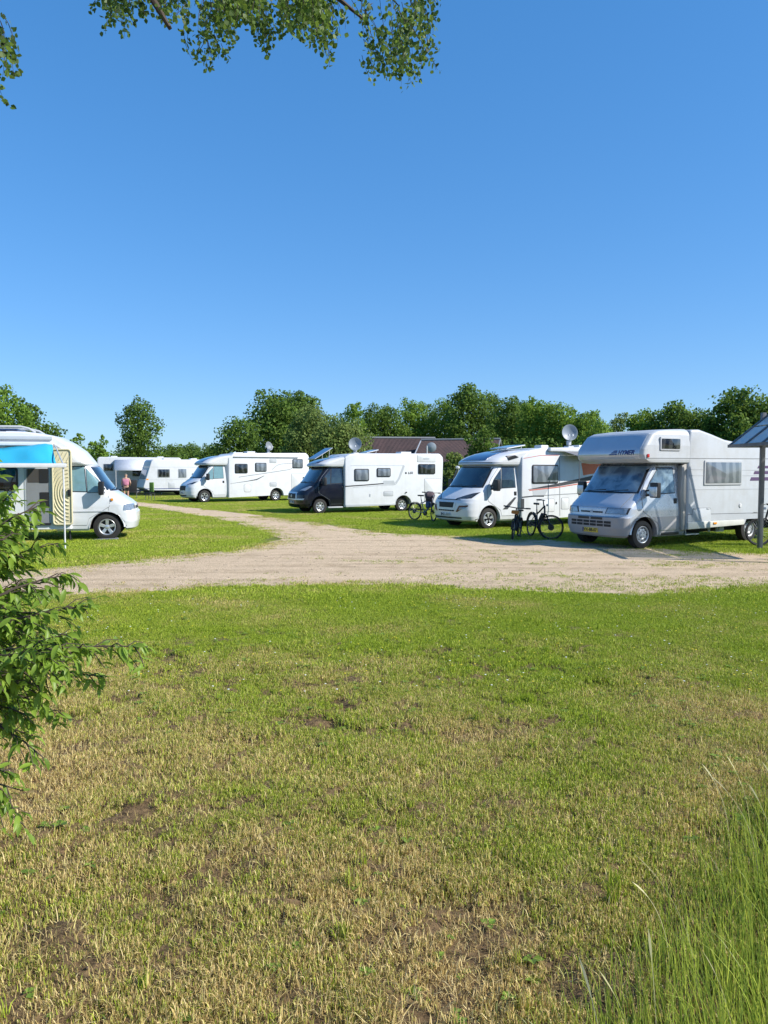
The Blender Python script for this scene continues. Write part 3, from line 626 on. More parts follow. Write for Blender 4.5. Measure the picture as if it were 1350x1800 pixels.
for s in (1, -1):
    panel(L, 'side', s, [(-0.52, 0.62), (-0.72, 0.62), (-1.10, 1.0), (-1.00, 1.0)], 'door_decal', DKGREY, v, off=0.012)
    panel(C, 'side', s, [(-0.72, 2.20), (-1.12, 2.30), (-0.95, 2.36), (-0.62, 2.32)], 'air_scoop', BLACKP, v, off=0.02)
lifted_panel(v, -1.15, -1.95, -0.45, 0.45, 2.58, 2.70, SOLAR, WHITE)
roof_hatch(v, -2.9, 0.2, 2.64, 0.35, 0.10); roof_hatch(v, -4.9, 0, 2.68, 0.4)
dish(v, -4.5, -0.1, 2.68, R=0.285, face=(0.40, 0.92, 0.12), zc=3.22)
aw = MB(); aw.box(-5.4, -2.35, W-0.02, W+0.13, 2.50, 2.62); o = aw.build('awning', WHITE, v, bevel=0.03)
c = MB(); c.add([(-3.0, W+0.12, 2.50), (-5.3, W+0.12, 2.50), (-5.3, W+0.75, 2.34), (-3.0, W+0.75, 2.34), (-3.0, W+0.12, 2.485), (-5.3, W+0.12, 2.485), (-5.3, W+0.75, 2.325), (-3.0, W+0.75, 2.325)], [(0, 1, 2, 3), (4, 7, 6, 5), (0, 3, 7, 4), (1, 5, 6, 2), (2, 6, 7, 3), (0, 4, 5, 1)]); c.build('awning_cloth', mat('grey_awning_cloth', (0.16, 0.16, 0.17), 0.8), o)
c = MB(); c.tube([(-3.0, W+0.76, 2.33), (-5.3, W+0.76, 2.33)], 0.035, 8); c.build('awning_rail', GREYL, o)
for xx in (-3.05, -5.25):
    c = MB(); c.tube([(xx, W+0.74, 0.0), (xx, W+0.74, 2.33)], 0.014, 8); c.build('awning_leg', GALV, o)
rear_end(v, -5.82, W, 0.34, 2.4, S)

# --- white camper with the black cab
v = root_at('black_cab_camper', 'white camper with glossy black cab and one tilted solar panel over the windscreen', 'camper', (-2.7653, 32.0318), math.radians(-153.3), 1)
L = Loft(CABM, dx=0.03)
cab_common(v, L, 1, NAVY, CABGLASS, 1, style='seven', R=0.32, handle_x=-1.05)
C = modern(v, L, 1, NAVY, 2.56, capdx=0.10)
underbody(v, -5.7, 0.85)
lamp_panel(v, L, [(0.56, 0.99), (0.88, 1.00), (0.93, 1.18), (0.84, 1.19), (0.60, 1.05)], LAMP, off=0.014)
panel(L, 'front', 1, [(-0.56, 0.60), (0.56, 0.60), (0.50, 0.94), (-0.50, 0.94)], 'grille_surround', SILVER, v, off=0.014, npp=14)
gr = panel(L, 'front', 1, [(-0.46, 0.65), (0.46, 0.65), (0.42, 0.87), (-0.42, 0.87)], 'grille', INK, v, off=0.020, npp=14)
b = MB(); b.lathe([(0.075, L.X(0, 0.76)+0.02), (0.07, L.X(0, 0.76)+0.035), (0.0, L.X(0, 0.76)+0.038)], 20, 'x', c=(0, 0, 0.765)); b.build('badge', STEEL, gr)
for sg in (1, -1):
    panel(L, 'front', 1, [(sg*0.56, 0.60), (sg*0.92, 0.60), (sg*0.94, 0.67), (sg*0.56, 0.66)], 'bumper_trim', SILVER, v, off=0.012)
plate(v, L.X(0.0, 0.5)+0.01, 0.0, 0.50, 'KT 1 7785', PLATEW)
hab(v, [(-1.10, 0.28), (-1.10, 2.45), (-1.35, 2.60), (-1.7, 2.63), (-5.95, 2.66), (-6.12, 2.50), (-6.14, 2.3), (-6.08, 0.33)], W, WHITE, arch=(-4.02, 0.34, 0.41), bevel=0.07)
fairing(v, 1, -1.08, -1.12, 0.30, 2.06, OLDWHITE)
for s in (1, -1):
    window(v, -2.27, -1.56, 1.41, 1.95, s, W, pane_m=BLIND); window(v, -3.35, -2.66, 1.59, 1.99, s, W, pane_m=BLIND); window(v, -5.68, -4.78, 1.71, 2.18, s, W)
    seam_rect(v, 'fridge_vent', -5.68, -4.74, 2.27, 2.58, s, W); 
    flat(v, 'vent_badge', [(-5.21+0.17*math.cos(a*PI/8), 2.42+0.05*math.sin(a*PI/8)) for a in range(16)], s, s*W, 0.012, GREYL)
    strip(v, 'black_stripe', [(-1.12, 1.18), (-2.0, 1.225), (-3.0, 1.29)], 0.045, s, W, INK); strip(v, 'grey_stripe', [(-1.5, 1.13), (-3.0, 1.215), (-3.5, 1.22), (-3.62, 1.25)], 0.02, s, W, GREYL)
    flat(v, 'grey_patch', [(-2.99, 1.25), (-3.60, 1.25), (-3.52, 1.42), (-2.99, 1.42)], s, s*W, 0.005, GREYL)
    strip(v, 'grey_stripe', [(-3.62, 1.30), (-3.78, 1.5), (-4.04, 2.10)], [0.10, 0.09, 0.11], s, W, GREYL)
    strip(v, 'wall_line', [(-1.38, 2.09), (-4.0, 2.10)], 0.014, s, W, GREYL)
    flat(v, 'small_badge', rrect(-4.18, -4.10, 1.72, 1.80, 0.01), s, s*W, 0.006, INK)
    words_mesh('side_lettering', '6.83', 0.15, DKGREY, v, M_side(-4.38, s*(W+0.003), 1.76, s), ext=0.003)
    wheel(v, -4.03, s*0.955, s, 0.32, 'seven'); arc_lip(v, -4.02, s, s*(W-0.01), 0.41, 0.34, GREYL, a0=2, a1=178, t=0.02, w=0.05)
    b = MB(); b.prism([(-1.15, 0.38), (-1.15, 0.27), (-3.58, 0.31), (-3.58, 0.40)], s*(W-0.02), s*(W+0.012)); b.build('skirt', GREYL, v, bevel=0.01)
seam_rect(v, 'locker_door', -6.0, -5.12, 0.46, 1.49, 1, W); seam_rect(v, 'gas_locker', -3.47, -3.01, 0.73, 0.93, 1, W, GREYL)
flat(v, 'lock', rrect(-2.36, -2.30, 0.72, 0.84, 0.02), 1, W, 0.015, GREYL)
b = MB(); b.box(-1.05, -0.35, 0.80, 1.02, 0.24, 0.30); b.build('side_step', GREYL, v, bevel=0.02)
b = MB(); b.lathe([(0.03, W), (0.028, W+0.06), (0, W+0.06)], 10, c=(-4.15, 0, 0.88)); b.build('filler_cap', BLACKP, v)
lifted_panel(v, 0.0, -0.85, -0.55, 0.35, 2.36, 2.86, SOLAR, GREYL)
dish(v, -2.1, 0.0, 2.62, R=0.29, face=(0.40, 0.92, 0.14), zc=3.07)
lifted_panel(v, -2.5, -3.1, -0.4, 0.4, 2.66, 2.80, SOLAR, WHITE); roof_hatch(v, -4.6, 0, 2.66, 0.55, 0.09)
rear_end(v, -6.10, W, 0.36, 2.4, S)

# --- plain white camper further back
v = root_at('slim_curve_camper', 'all white camper with thin curved grey lines, standing behind the black cab one', 'camper', (-10.4776, 43.2048), math.radians(-147.4), 1, scale=1.08)
L = Loft(CABM, dx=0.0)
cab_common(v, L, 1, WHITE2, CABGLASS, 1, style='twin', R=0.335, handle_x=-1.05, side_mat=TEALGLASS)
C = modern(v, L, 1, WHITE2, 2.64, capdx=0.12)
underbody(v, -5.9, 0.85)
lamp_panel(v, L, [(0.46, 0.965), (0.88, 1.00), (0.93, 1.15), (0.80, 1.12), (0.48, 1.0)], LAMPD, off=0.012)
panel(L, 'front', 1, [(-0.46, 0.66), (0.46, 0.66), (0.46, 0.90), (-0.46, 0.90)], 'grille', INK, v, off=0.016, npp=12)
panel(L, 'front', 1, [(-0.55, 0.36), (0.55, 0.36), (0.55, 0.42), (-0.55, 0.42)], 'lower_air_intake', INK, v, off=0.008, npp=12)
plate(v, L.X(0.0, 0.5)+0.01, 0.0, 0.52, 'WL 75', PLATEW)
hab(v, [(-1.30, 0.26), (-1.30, 2.45), (-1.6, 2.66), (-1.9, 2.70), (-6.05, 2.76), (-6.22, 2.62), (-6.26, 2.4), (-6.2, 0.33)], W, WHITE, arch=(-4.18, 0.35, 0.42), bevel=0.07)
fairing(v, 1, -1.16, -1.32, 0.30, 2.10, OLDWHITE)
for s in (1, -1):
    window(v, -2.42, -1.68, 1.59, 2.12, s, W); window(v, -3.55, -2.87, 1.68, 2.18, s, W, pane_m=BLIND); window(v, -5.82, -5.17, 1.88, 2.41, s, W, pane_m=BLIND)
    strip(v, 'grey_line', [(-1.4, 1.02), (-2.4, 1.15), (-2.96, 1.24), (-3.42, 1.45)], [0.01, 0.03, 0.06, 0.02], s, W, DKGREY)
    strip(v, 'grey_line', [(-1.9, 1.38), (-3.2, 1.55), (-4.4, 1.72), (-5.0, 1.80), (-5.3, 2.0)], 0.03, s, W, SEAM)
    strip(v, 'grey_line', [(-3.9, 1.80), (-4.2, 2.04), (-4.5, 2.12), (-5.2, 2.16)], 0.022, s, W, SEAM)
    b = MB(); b.box(-5.5, -1.6, s*(W-0.01), s*(W+0.05), 2.47, 2.51); b.build('awning_rail', SEAM, v)
    wheel(v, -4.18, s*0.955, s, 0.335, 'seven'); arc_lip(v, -4.18, s, s*(W-0.01), 0.42, 0.34, WHITE, a0=2, a1=178)
    seam_rect(v, 'vent_panel', -4.15, -3.75, 2.18, 2.38, s, W, GREYL)
    seam_rect(v, 'vent_panel', -4.15, -3.75, 0.85, 1.07, s, W, GREYL)
seam_rect(v, 'locker_door', -6.1, -5.1, 0.5, 1.56, 1, W); seam_rect(v, 'locker_door', -2.6, -2.2, 0.55, 0.98, 1, W, r=0.12)
dish(v, -4.2, -0.1, 2.72, R=0.26, face=(-0.35, 0.9, 0.3), zc=3.14, m=mat('dish_back_grey', (0.16, 0.18, 0.20), 0.5)); roof_hatch(v, -3.0, 0, 2.73, 0.5, 0.1); roof_hatch(v, -2.2, 0, 2.70, 0.6, 0.06)
rear_end(v, -6.22, W, 0.36, 2.4, S)

# --- the van on the left with its awning out and door open
S = -1
v = root_at('awning_camper', 'white camper on the left with blue awning out and its cream inner door open', 'camper', (-7.411, 19.741), 0.26, -1)
L = Loft(CABO, dx=-0.13)
cab_common(v, L, -1, WHITE2, CABGLASS, 1, style='five', R=0.355, handle_x=-1.12, side_mat=TEALGLASS, door_low=WHITE2)
for s in (1, -1):
    lp = panel(L, 'side', s, [(0.42, 0.80), (0.62, 0.80), (0.62, 0.93), (0.44, 0.95)], 'headlight', LAMP, v, off=0.012)
    strip(v, 'rubbing_strip', [(-0.02, 0.785), (-1.2, 0.775)], 0.03, s, 1.001, GREYL, t=0.02)
    b = MB(); b.lathe([(0.04, s*0.99), (0.035, s*1.015), (0, s*1.02)], 14, c=(0.14, 0, 1.09)); b.build('side_indicator', AMBER, v)
    panel(L, 'side', s, [(0.048, 0.80), (0.056, 0.80), (0.056, 1.27), (0.048, 1.27)], 'wing_seam', SEAM, v, off=0.004, npp=1)
for sg in (1, -1): panel(L, 'front', 1, [(sg*0.5, 0.83), (sg*0.92, 0.83), (sg*0.93, 0.96), (sg*0.55, 0.96)], 'headlight', LAMP, v, off=0.012)
panel(L, 'front', 1, [(-0.4, 0.83), (0.4, 0.83), (0.4, 0.9), (-0.4, 0.9)], 'grille', INK, v, off=0.008)
underbody(v, -5.3, 0.75)
C = Loft([(1.985, -0.42, 0.98, 0.35, 3), (2.03, -0.34, 1.03, 0.35, 3), (2.08, -0.36, 1.06, 0.35, 3), (2.39, -0.60, 1.08, 0.4, 3), (2.60, -0.88, 1.08, 0.45, 3), (2.76, -1.18, 1.06, 0.5, 3), (2.85, -1.6, 1.02, 0.5, 3), (2.88, -2.1, 0.95, 0.5, 3)])
C.build('roof_cap', WHITE, v, -2.4)
for s in (1, -1): panel(C, 'side', s, [(-0.98, 2.44), (-1.02, 2.60), (-1.25, 2.72), (-1.10, 2.58)], 'blue_decal', BLUE, v, off=0.006)
hab(v, [(-0.86, 0.33), (-0.86, 2.50), (-1.25, 2.76), (-1.9, 2.86), (-5.9, 2.88), (-6.0, 2.7), (-6.0, 0.35)], 1.08, WHITE, arch=(-4.4, 0.36, 0.42), bevel=0.05)
for s in (1, -1):
    wheel(v, -4.4, s*0.955, s, 0.355, 'five'); b = MB(); b.box(-5.9, -1.28, s*1.06, s*1.13, 2.66, 2.75); b.build('roof_rail', GREYL, v, bevel=0.015)
WL = 1.08
# doorway on solid wall; flat dark panels stand in for its dim interior
fr = flat(v, 'doorway', rrect(-1.98, -1.34, 0.44, 1.96, 0.05), -1, -WL, 0.012, GREYL, bevel=0.006)
flat(fr, 'interior', rrect(-1.93, -1.39, 0.49, 1.91, 0.04), -1, -WL, 0.016, INTER)
flat(fr, 'seat_back', rrect(-1.62, -1.39, 0.90, 1.30, 0.02), -1, -WL, 0.020, INK); flat(fr, 'cupboard', rrect(-1.90, -1.39, 1.55, 1.91, 0.02), -1, -WL, 0.020, mat('dim_interior', (0.05, 0.045, 0.04), 0.7))
flat(fr, 'locker_flap', rrect(-1.62, -1.40, 1.54, 1.90, 0.02), -1, -WL, 0.024, INK); b = MB(); b.box(-1.95, -1.37, -WL-0.05, -WL+0.02, 0.44, 0.50); b.build('threshold', BLACKP, fr, bevel=0.005)
window(v, -3.3, -2.12, 1.35, 1.94, -1, WL); window(v, -5.4, -4.3, 1.35, 1.94, -1, WL)
# cream entrance door, folded flat against the cab, with moulded swirls
dr = MB(); dr.prism(rrect(-1.31, -0.82, 0.44, 2.43, 0.07), -WL-0.055, -WL-0.02); dd = dr.build('entrance_door', CREAM, v, bevel=0.012)
b = MB(); P = [(x, -WL-0.062, z) for x, z in rrect(-1.29, -0.84, 0.46, 2.41, 0.07)]; b.tube(P+[P[0]], 0.022, 8); b.build('door_moulding', CREAM, dd)
sw = []
for k in range(10):
    r = 0.12+k*0.085; seg = []
    for j in range(41):
        a = math.radians(92+176*j/40); px, pz = -0.90+r*math.cos(a)*0.72, 1.28+r*1.12*math.sin(a)
        if -1.28 < px < -0.85 and 0.49 < pz < 2.10: seg.append((px, -WL-0.058, pz))
        elif len(seg) > 1: sw.append(seg); seg = []
        else: seg = []
    if len(seg) > 1: sw.append(seg)
for seg in sw:
    b = MB(); b.tube(seg, 0.017, 6); b.build('swirl_rib', CREAM, dd)
for k in range(4):
    b = MB(); x0 = -1.24+k*0.1; b.tube([(x0, -WL-0.058, 2.10), (x0+0.12, -WL-0.058, 2.34)], 0.012, 6); b.build('swirl_rib', CREAM, dd)
b = MB(); b.box(-0.93, -0.86, -WL-0.11, -WL-0.05, 1.20, 1.37); b.build('handle', BLACKP, dd, bevel=0.015)
# awning
n_ = 26; m_ = 10; vv = []; rnd = random.Random(4)
wx0, wx1 = -5.6, -1.27; bx0, bx1 = -5.2, -0.80
for j in range(m_+1):
    t = j/m_
    for i in range(n_+1):
        s_ = i/n_; x = (wx0+(wx1-wx0)*s_)*(1-t)+(bx0+(bx1-bx0)*s_)*t; y = -WL-0.10-2.05*t
        z = 2.50*(1-t)+1.99*t-0.13*math.sin(PI*t)*(1-0.25*math.cos(s_*21))+0.06*math.sin(s_*15+2.5*t)*(1-t)+0.025*math.sin(s_*40-5*t)*math.sin(PI*t)+0.02*math.sin(s_*34+6*t)*(1-t)
        vv.append((x, y, z))
f = [(j*(n_+1)+i, j*(n_+1)+i+1, (j+1)*(n_+1)+i+1, (j+1)*(n_+1)+i) for j in range(m_) for i in range(n_)]
# direction of the awning in this frame: it runs out square to the picture, the wall slants by 15 degrees
k = math.tan(0.0)
b = MB(); b.add(vv, f)
cm, cn, cl, cb = nodes_of('sky_blue_awning_cloth'); cb.inputs['Base Color'].default_value = (0.04, 0.52, 0.74, 1); cb.inputs['Roughness'].default_value = 0.6
tr = cn.new('ShaderNodeBsdfTranslucent'); tr.inputs[0].default_value = (0.05, 0.62, 0.85, 1); ms = cn.new('ShaderNodeMixShader'); ms.inputs[0].default_value = 0.4
cl.new(cb.outputs[0], ms.inputs[1]); cl.new(tr.outputs[0], ms.inputs[2]); cl.new(ms.outputs[0], cn['Material Output'].inputs[0])
aw = b.build('awning', cm, v); sol = aw.modifiers.new('cloth', 'SOLIDIFY'); sol.thickness = 0.004
b = MB(); b.box(-5.7, -1.26, -WL-0.14, -WL-0.0, 2.50, 2.60); b.build('awning_case', WHITE, aw, bevel=0.03)
b = MB(); b.box(bx0-0.05, bx1+0.16, -WL-2.22, -WL-2.13, 1.93, 2.03); b.build('awning_rail', WHITE, aw, bevel=0.02)
for xx in (bx1+0.09, bx0+0.1):
    b = MB(); b.tube([(xx, -WL-2.17, 0), (xx, -WL-2.17, 1.95)], 0.019, 10); b.build('awning_leg', WHITE, aw)
    b = MB(); b.tube([(xx-0.5 if xx > -2 else xx, -WL-0.1, 2.52), (xx, -WL-2.14, 2.0)], 0.016, 8); b.build('awning_arm', GREYL, aw)
b = MB(); P = [(x, 0.95, 2.86+z) for x, z in ((-4.2, 0.0), (-4.2, 0.1), (-1.95, 0.10), (-1.8, 0.0))]; 
for yy in (-0.7, 0.7): b.tube([(-4.3, yy, 2.86), (-4.2, yy, 3.0), (-2.1, yy, 3.01), (-1.9, yy, 2.96), (-1.75, yy, 2.86)], 0.03, 8)
b.build('roof_rack', GREYL, v)
b = MB(); b.box(-3.9, -2.2, -0.6, 0.6, 2.90, 2.96); b.build('solar_panel', SOLAR, v, bevel=0.01)
rear_end(v, -5.98, 1.08, 0.4, 2.5, S)
jk = MB(); jk.tube([(-0.95, -0.85, 0.35), (-0.93, -0.85, 0.0)], 0.025, 8); jk.box(-1.0, -0.86, -0.92, -0.78, 0, 0.03); jk.build('corner_steady', BLACKP, v)
# levelling ramp under the front tyre
rp = MB(); rp.prism([(-0.45, 0.0), (-0.45, 0.02), (-0.12, 0.05), (0.25, 0.05), (0.30, 0.0)], -0.99, -0.74)
R_ = rp.build('levelling_ramp', mat('ramp_plastic', (0.16, 0.17, 0.18), 0.6), None, bevel=0.004)
R_.location = v.location; R_.rotation_euler = v.rotation_euler
tag(R_, 'low grey plastic wedge under the front tyre of the awning camper', 'levelling ramp')

# --- caravans at the back
def caravan(name, label, loc, ang, S, length, H, cab_slope, wins, band=None, front_win=True):
    v = thing(name, label, 'caravan', loc, math.radians(ang)); Wc = 1.12
    xf = 0.0
    hab(v, [(0.30, 0.42), (0.66, 0.60), (0.62, 0.75), (cab_slope, H-0.12), (cab_slope-0.15, H), (-length+0.15, H+0.02), (-length, H-0.12), (-length-0.08, 0.5), (-length+0.05, 0.38)], Wc, CARAVAN, arch=(-length*0.52, 0.34, 0.40), bevel=0.06)
    b = MB()
    for s in (1, -1): b.tube([(0.1, s*0.7, 0.36), (1.75, s*0.05, 0.40)], 0.04, 8)
    b.tube([(1.7, 0, 0.40), (2.0, 0, 0.42)], 0.045, 8); b.build('drawbar', GALV, v)
    b = MB(); b.tube([(1.6, 0.12, 0.02), (1.6, 0.12, 0.9)], 0.025, 8); b.lathe([(0.11, -0.03), (0.11, 0.03), (0.0, 0.03)], 14, c=(1.6, 0.12, 0.11)); b.build('jockey_wheel', BLACKP, v)
    b = MB(); b.box(-length+0.3, 0.2, -0.85, 0.85, 0.22, 0.5); b.build('chassis', DARK, v)
    for s in (1, -1):
        wheel(v, -length*0.52, s*1.0, s, 0.32, 'steel')
        for (x0, x1, z0, z1, pm) in wins: window(v, x0, x1, z0, z1, s, Wc, frame_m=GREYL, pane_m=pm, r=0.06)
        if band:
            for (z, wd, mm) in band: strip(v, 'side_stripe', [(0.55, z), (-length, z)], wd, s, Wc, mm)
        for xx in (0.1, -length+0.3):
            b = MB(); b.tube([(xx, s*0.85, 0.0), (xx, s*0.85, 0.42)], 0.03, 6); b.build('corner_steady', GALV, v)
    if front_win:
        sl = (0.62-cab_slope)/(H-0.87); 
        def fx(z): return 0.62-(z-0.75)*sl
        b = MB(); z0, z1 = 1.25, 1.95
        b.add([(fx(z)+o, y, z) for o in (0.0, 0.03) for (y, z) in ((-0.85, z0), (0.85, z0), (0.80, z1), (-0.80, z1))], [(0, 3, 2, 1), (4, 5, 6, 7), (0, 1, 5, 4), (1, 2, 6, 5), (2, 3, 7, 6), (3, 0, 4, 7)])
        b.build('front_window', GLASS if False else mat('blue_front_window', (0.10, 0.15, 0.24), 0.12, coat=0.8), v)  # front pane set bluer than the side windows
    b = MB(); b.box(-1.6, -1.1, -0.25, 0.25, H, H+0.10); b.build('roof_hatch', WHITE, v, bevel=0.03)
    b = MB(); b.box(-length+1.0, -length+1.5, -0.25, 0.25, H, H+0.12); b.build('roof_hatch', WHITE, v, bevel=0.03)
    return v, Wc
a_ = math.radians(211); n2 = Vector((-math.sin(a_), math.cos(a_)))
dA = Vector((math.cos(a_), math.sin(a_)))
base = Vector((-16.715, 56.05))+dA*0.85-n2*1.05
v, Wc = caravan('touring_caravan', 'white caravan with slanted blue window front, directly left of the all white camper', (base.x, base.y, 0), 211, 1, 4.7, 2.72, 0.02,
        [(-1.35, -0.42, 1.36, 2.02, GLASS), (-2.62, -1.98, 1.33, 2.04, BLIND), (-4.3, -3.4, 1.4, 2.0, GLASS)], band=[(0.52, 0.05, BLUE), (2.15, 0.02, GREYL), (1.2, 0.02, GREYL)])
flat(v, 'locker_door', rrect(-1.7, -1.2, 0.55, 1.0, 0.04), 1, Wc, 0.012, GREYL, bevel=0.005)
flat(v, 'yellow_badge', rrect(0.26, 0.42, 1.18, 1.28, 0.02), 1, Wc, 0.006, AMBER)
v, Wc = caravan('touring_caravan', 'white caravan with a pale awning canopy, behind the person in pink', (-17.3, 62.0, 0), 211+180-12, -1, 6.2, 2.95, 0.25,
        [(-5.75, -5.0, 1.85, 2.45, GLASS), (-3.6, -2.7, 1.4, 2.0, GLASS)], band=[(1.55, 0.03, GREYL)])
b = MB(); nn = 12; vv = []
for j in range(9):
    t = j/8
    for x in (-4.9, -1.3): vv.append((x, -Wc-0.03-1.7*t, 2.75-0.10*t-0.75*t*t))
b.add(vv, [(2*j, 2*j+1, 2*j+3, 2*j+2) for j in range(8)]); o = b.build('awning', mat('pale_awning_cloth', (0.62, 0.63, 0.66), 0.6), v); md = o.modifiers.new('cloth', 'SOLIDIFY'); md.thickness = 0.03
for x in (-4.8, -1.4):
    b = MB(); b.tube([(x, -Wc-1.7, 0), (x, -Wc-1.7, 1.95)], 0.03, 8); b.build('awning_leg', GREYL, o)

# ------------------------------------------------------------------ bicycles
def bicycle(label, loc, rz, lean=0.0, steer=0.0, frame_m=None, wr=0.34, basket=None, coat=None, sy=0.98):
    v = thing('bicycle', label, 'bicycle', loc, rz); v.rotation_euler = (lean, 0, rz)
    fm = frame_m or BLACKP; wb = 1.08*wr/0.34
    def bw(parent, name='wheel'):
        h = sub(name, parent, (0, 0, 0)); t = MB(); pr = [(wr-0.045+0.022*(1-math.cos(a)), 0.022*math.sin(a)) for a in [2*PI*k/10 for k in range(11)]]
        t.lathe(pr, 40); t.build('tyre', RUBBER, h); r = MB(); r.lathe([(wr-0.048, -0.012), (wr-0.062, -0.010), (wr-0.062, 0.010), (wr-0.048, 0.012)], 36); r.build('rim', mat('black_rim', (0.05, 0.05, 0.055), 0.35), h)
        s = MB()
        for k in range(24):
            a = 2*PI*k/24; s.tube([(0.02*math.cos(a+1), (-1)**k*0.03, 0.02*math.sin(a+1)), ((wr-0.055)*math.cos(a), 0, (wr-0.055)*math.sin(a))], 0.0022, 3, cap=False)
        s.build('spokes', STEEL, h); b = MB(); b.lathe([(0.0, -0.05), (0.03, -0.045), (0.022, 0), (0.03, 0.045), (0.0, 0.05)], 14); b.lathe([(0.085, -0.035), (0.085, -0.030), (0.03, -0.030)], 20); b.build('hub', BLACKP, h)
        return h
    w1 = bw(v); w1.location = (-wb/2, 0, wr)
    bb = (-0.05, 0, wr-0.05); st = (-0.24, 0, 0.80*sy); ht = (0.30, 0, 0.92*sy); hb = (0.36, 0, 0.70*sy)
    fr = MB(); fr.tube([bb, st], 0.019); fr.tube([hb, bb], 0.034); fr.tube([ht, (-0.20, 0, 0.66*sy)], 0.022); fr.tube([ht, hb], 0.026)
    for s in (1, -1): fr.tube([(-0.06, s*0.03, wr-0.04), (-wb/2, s*0.06, wr)], 0.011); fr.tube([(-0.21, s*0.02, 0.70*sy), (-wb/2, s*0.06, wr)], 0.010)
    fr.build('frame', fm, v)
    b = MB(); b.box(-0.06, 0.20, -0.045, 0.045, -0.05, 0.05, M=Matrix.Translation((0.10, 0, wr+0.19)) @ Matrix.Rotation(-0.85, 4, 'Y')); b.build('battery', INK, v, bevel=0.02)
    sd_ = MB(); sd_.prism([(-0.40, 0.05), (-0.40, -0.05), (-0.30, -0.085), (-0.18, -0.03), (-0.12, -0.018), (-0.12, 0.018), (-0.18, 0.03), (-0.30, 0.085)], 0.93*sy, 0.985*sy, 'z'); so = sd_.build('saddle', BLACKP, v, bevel=0.015)
    sp = MB(); sp.tube([st, (-0.27, 0, 0.93*sy)], 0.014); sp.build('seat_post', GALV, so)
    ck = MB(); ck.lathe([(0.10, 0.04), (0.10, 0.05), (0.02, 0.05)], 20, c=bb); ck.tube([(bb[0], 0.06, bb[2]), (bb[0]+0.10, 0.07, bb[2]-0.13)], 0.011); ck.tube([(bb[0], -0.06, bb[2]), (bb[0]-0.10, -0.07, bb[2]+0.13)], 0.011)
    c = ck.build('crank', BLACKP, v)
    for (sx, yy, zz) in ((0.10, 0.11, -0.13), (-0.10, -0.11, 0.13)):
        p = MB(); p.box(bb[0]+sx-0.045, bb[0]+sx+0.045, yy-0.045, yy+0.045, bb[2]+zz-0.012, bb[2]+zz+0.012); p.build('pedal', INK, c, bevel=0.004)
    for s in (1, -1):
        g = MB(); pts = []; 
    fk = sub('front_fork', v, (0.33, 0, 0), (0, 0, steer)); ox = wb/2-0.33
    w2 = bw(fk); w2.location = (ox, 0, wr)
    fo = MB()
    for s in (1, -1): fo.tube([(0.05, s*0.055, 0.68*sy), (ox, s*0.065, wr)], 0.016)
    fo.tube([(0.05, -0.06, 0.69*sy), (0.05, 0.06, 0.69*sy)], 0.02); fo.build('fork_blades', BLACKP, fk)
    hbm = MB(); hbm.tube([(-0.03, 0, 0.92*sy), (-0.06, 0, 1.06*sy)], 0.016); hbm.tube([(-0.16, -0.31, 1.08*sy), (-0.06, -0.16, 1.08*sy), (-0.03, 0, 1.07*sy), (-0.06, 0.16, 1.08*sy), (-0.16, 0.31, 1.08*sy)], 0.013)
    hbm.build('handlebar', BLACKP, fk)
    for s in (1, -1):
        g = MB(); g.tube([(-0.20, s*0.36, 1.08*sy), (-0.13, s*0.25, 1.08*sy)], 0.02); g.tube([(-0.03, s*0.30, 1.07*sy), (-0.06, s*0.2, 1.07*sy)], 0.007); g.build('handle_grip', INK, fk)
    l = MB(); l.box(0.03, 0.09, -0.03, 0.03, 0.92*sy, 0.98*sy); l.build('lamp', LAMP, fk, bevel=0.01)
    # mudguards and rack
    mg = MB(); n = 16; vv = []
    for k in range(n+1):
        a = math.radians(20+150*k/n)
        for yy in (-0.03, 0.03): vv.append((-wb/2+(wr+0.02)*math.cos(a), yy, wr+(wr+0.02)*math.sin(a)))
    mg.add(vv, [(2*k, 2*k+1, 2*k+3, 2*k+2) for k in range(n)]); o = mg.build('mudguard', INK, v); md = o.modifiers.new('sheet', 'SOLIDIFY'); md.thickness = 0.004
    ks = MB(); ks.tube([(-0.30, 0.05, wr-0.02), (-0.36, 0.26, 0.0)], 0.009); ks.build('kickstand', GALV, v)
    if coat:
        c = MB(); R0 = random.Random(3); pts = []
        me = bpy.data.meshes.new('bag'); bm = bmesh.new(); bmesh.ops.create_icosphere(bm, subdivisions=3, radius=1)
        for q in bm.verts:
            nz = mnoise.noise(q.co*1.8+Vector((3, 1, 2))); q.co = Vector((q.co.x*0.17, q.co.y*0.20, q.co.z*0.30 if q.co.z < 0 else q.co.z*0.16))*(1+0.35*nz)
        bm.to_mesh(me); bm.free(); me.polygons.foreach_set('use_smooth', [True]*len(me.polygons))
        o = link('pannier_bag', me, coat, v, (0.16, 0.02, 0.98*sy)); 
        sh = MB(); sh.box(0.02, 0.20, -0.09, 0.12, 0.50, 0.86, M=Matrix.Translation((0.03, 0, 0))); sh.build('rain_cover', mat('blue_cloth', (0.05, 0.09, 0.20), 0.8), v, bevel=0.05, seg=3)
    if basket:
        bq = MB(); bq.box(0.06, 0.22, -0.10, 0.10, 0.88*sy, 1.0*sy); bq.build('handlebar_bag', basket, fk, bevel=0.03)
    return v
bicycle('dark bicycle with bundled jacket over the handlebar, on the grass beside the swoosh striped camper', (1.52, 27.4, 0), math.radians(-46), lean=-0.07, steer=-0.5, frame_m=mat('grey_frame', (0.20, 0.21, 0.23), 0.4), coat=mat('dark_jacket', (0.06, 0.045, 0.055), 0.85, scale=12, var=0.4, dirt=(0.16, 0.11, 0.12)))
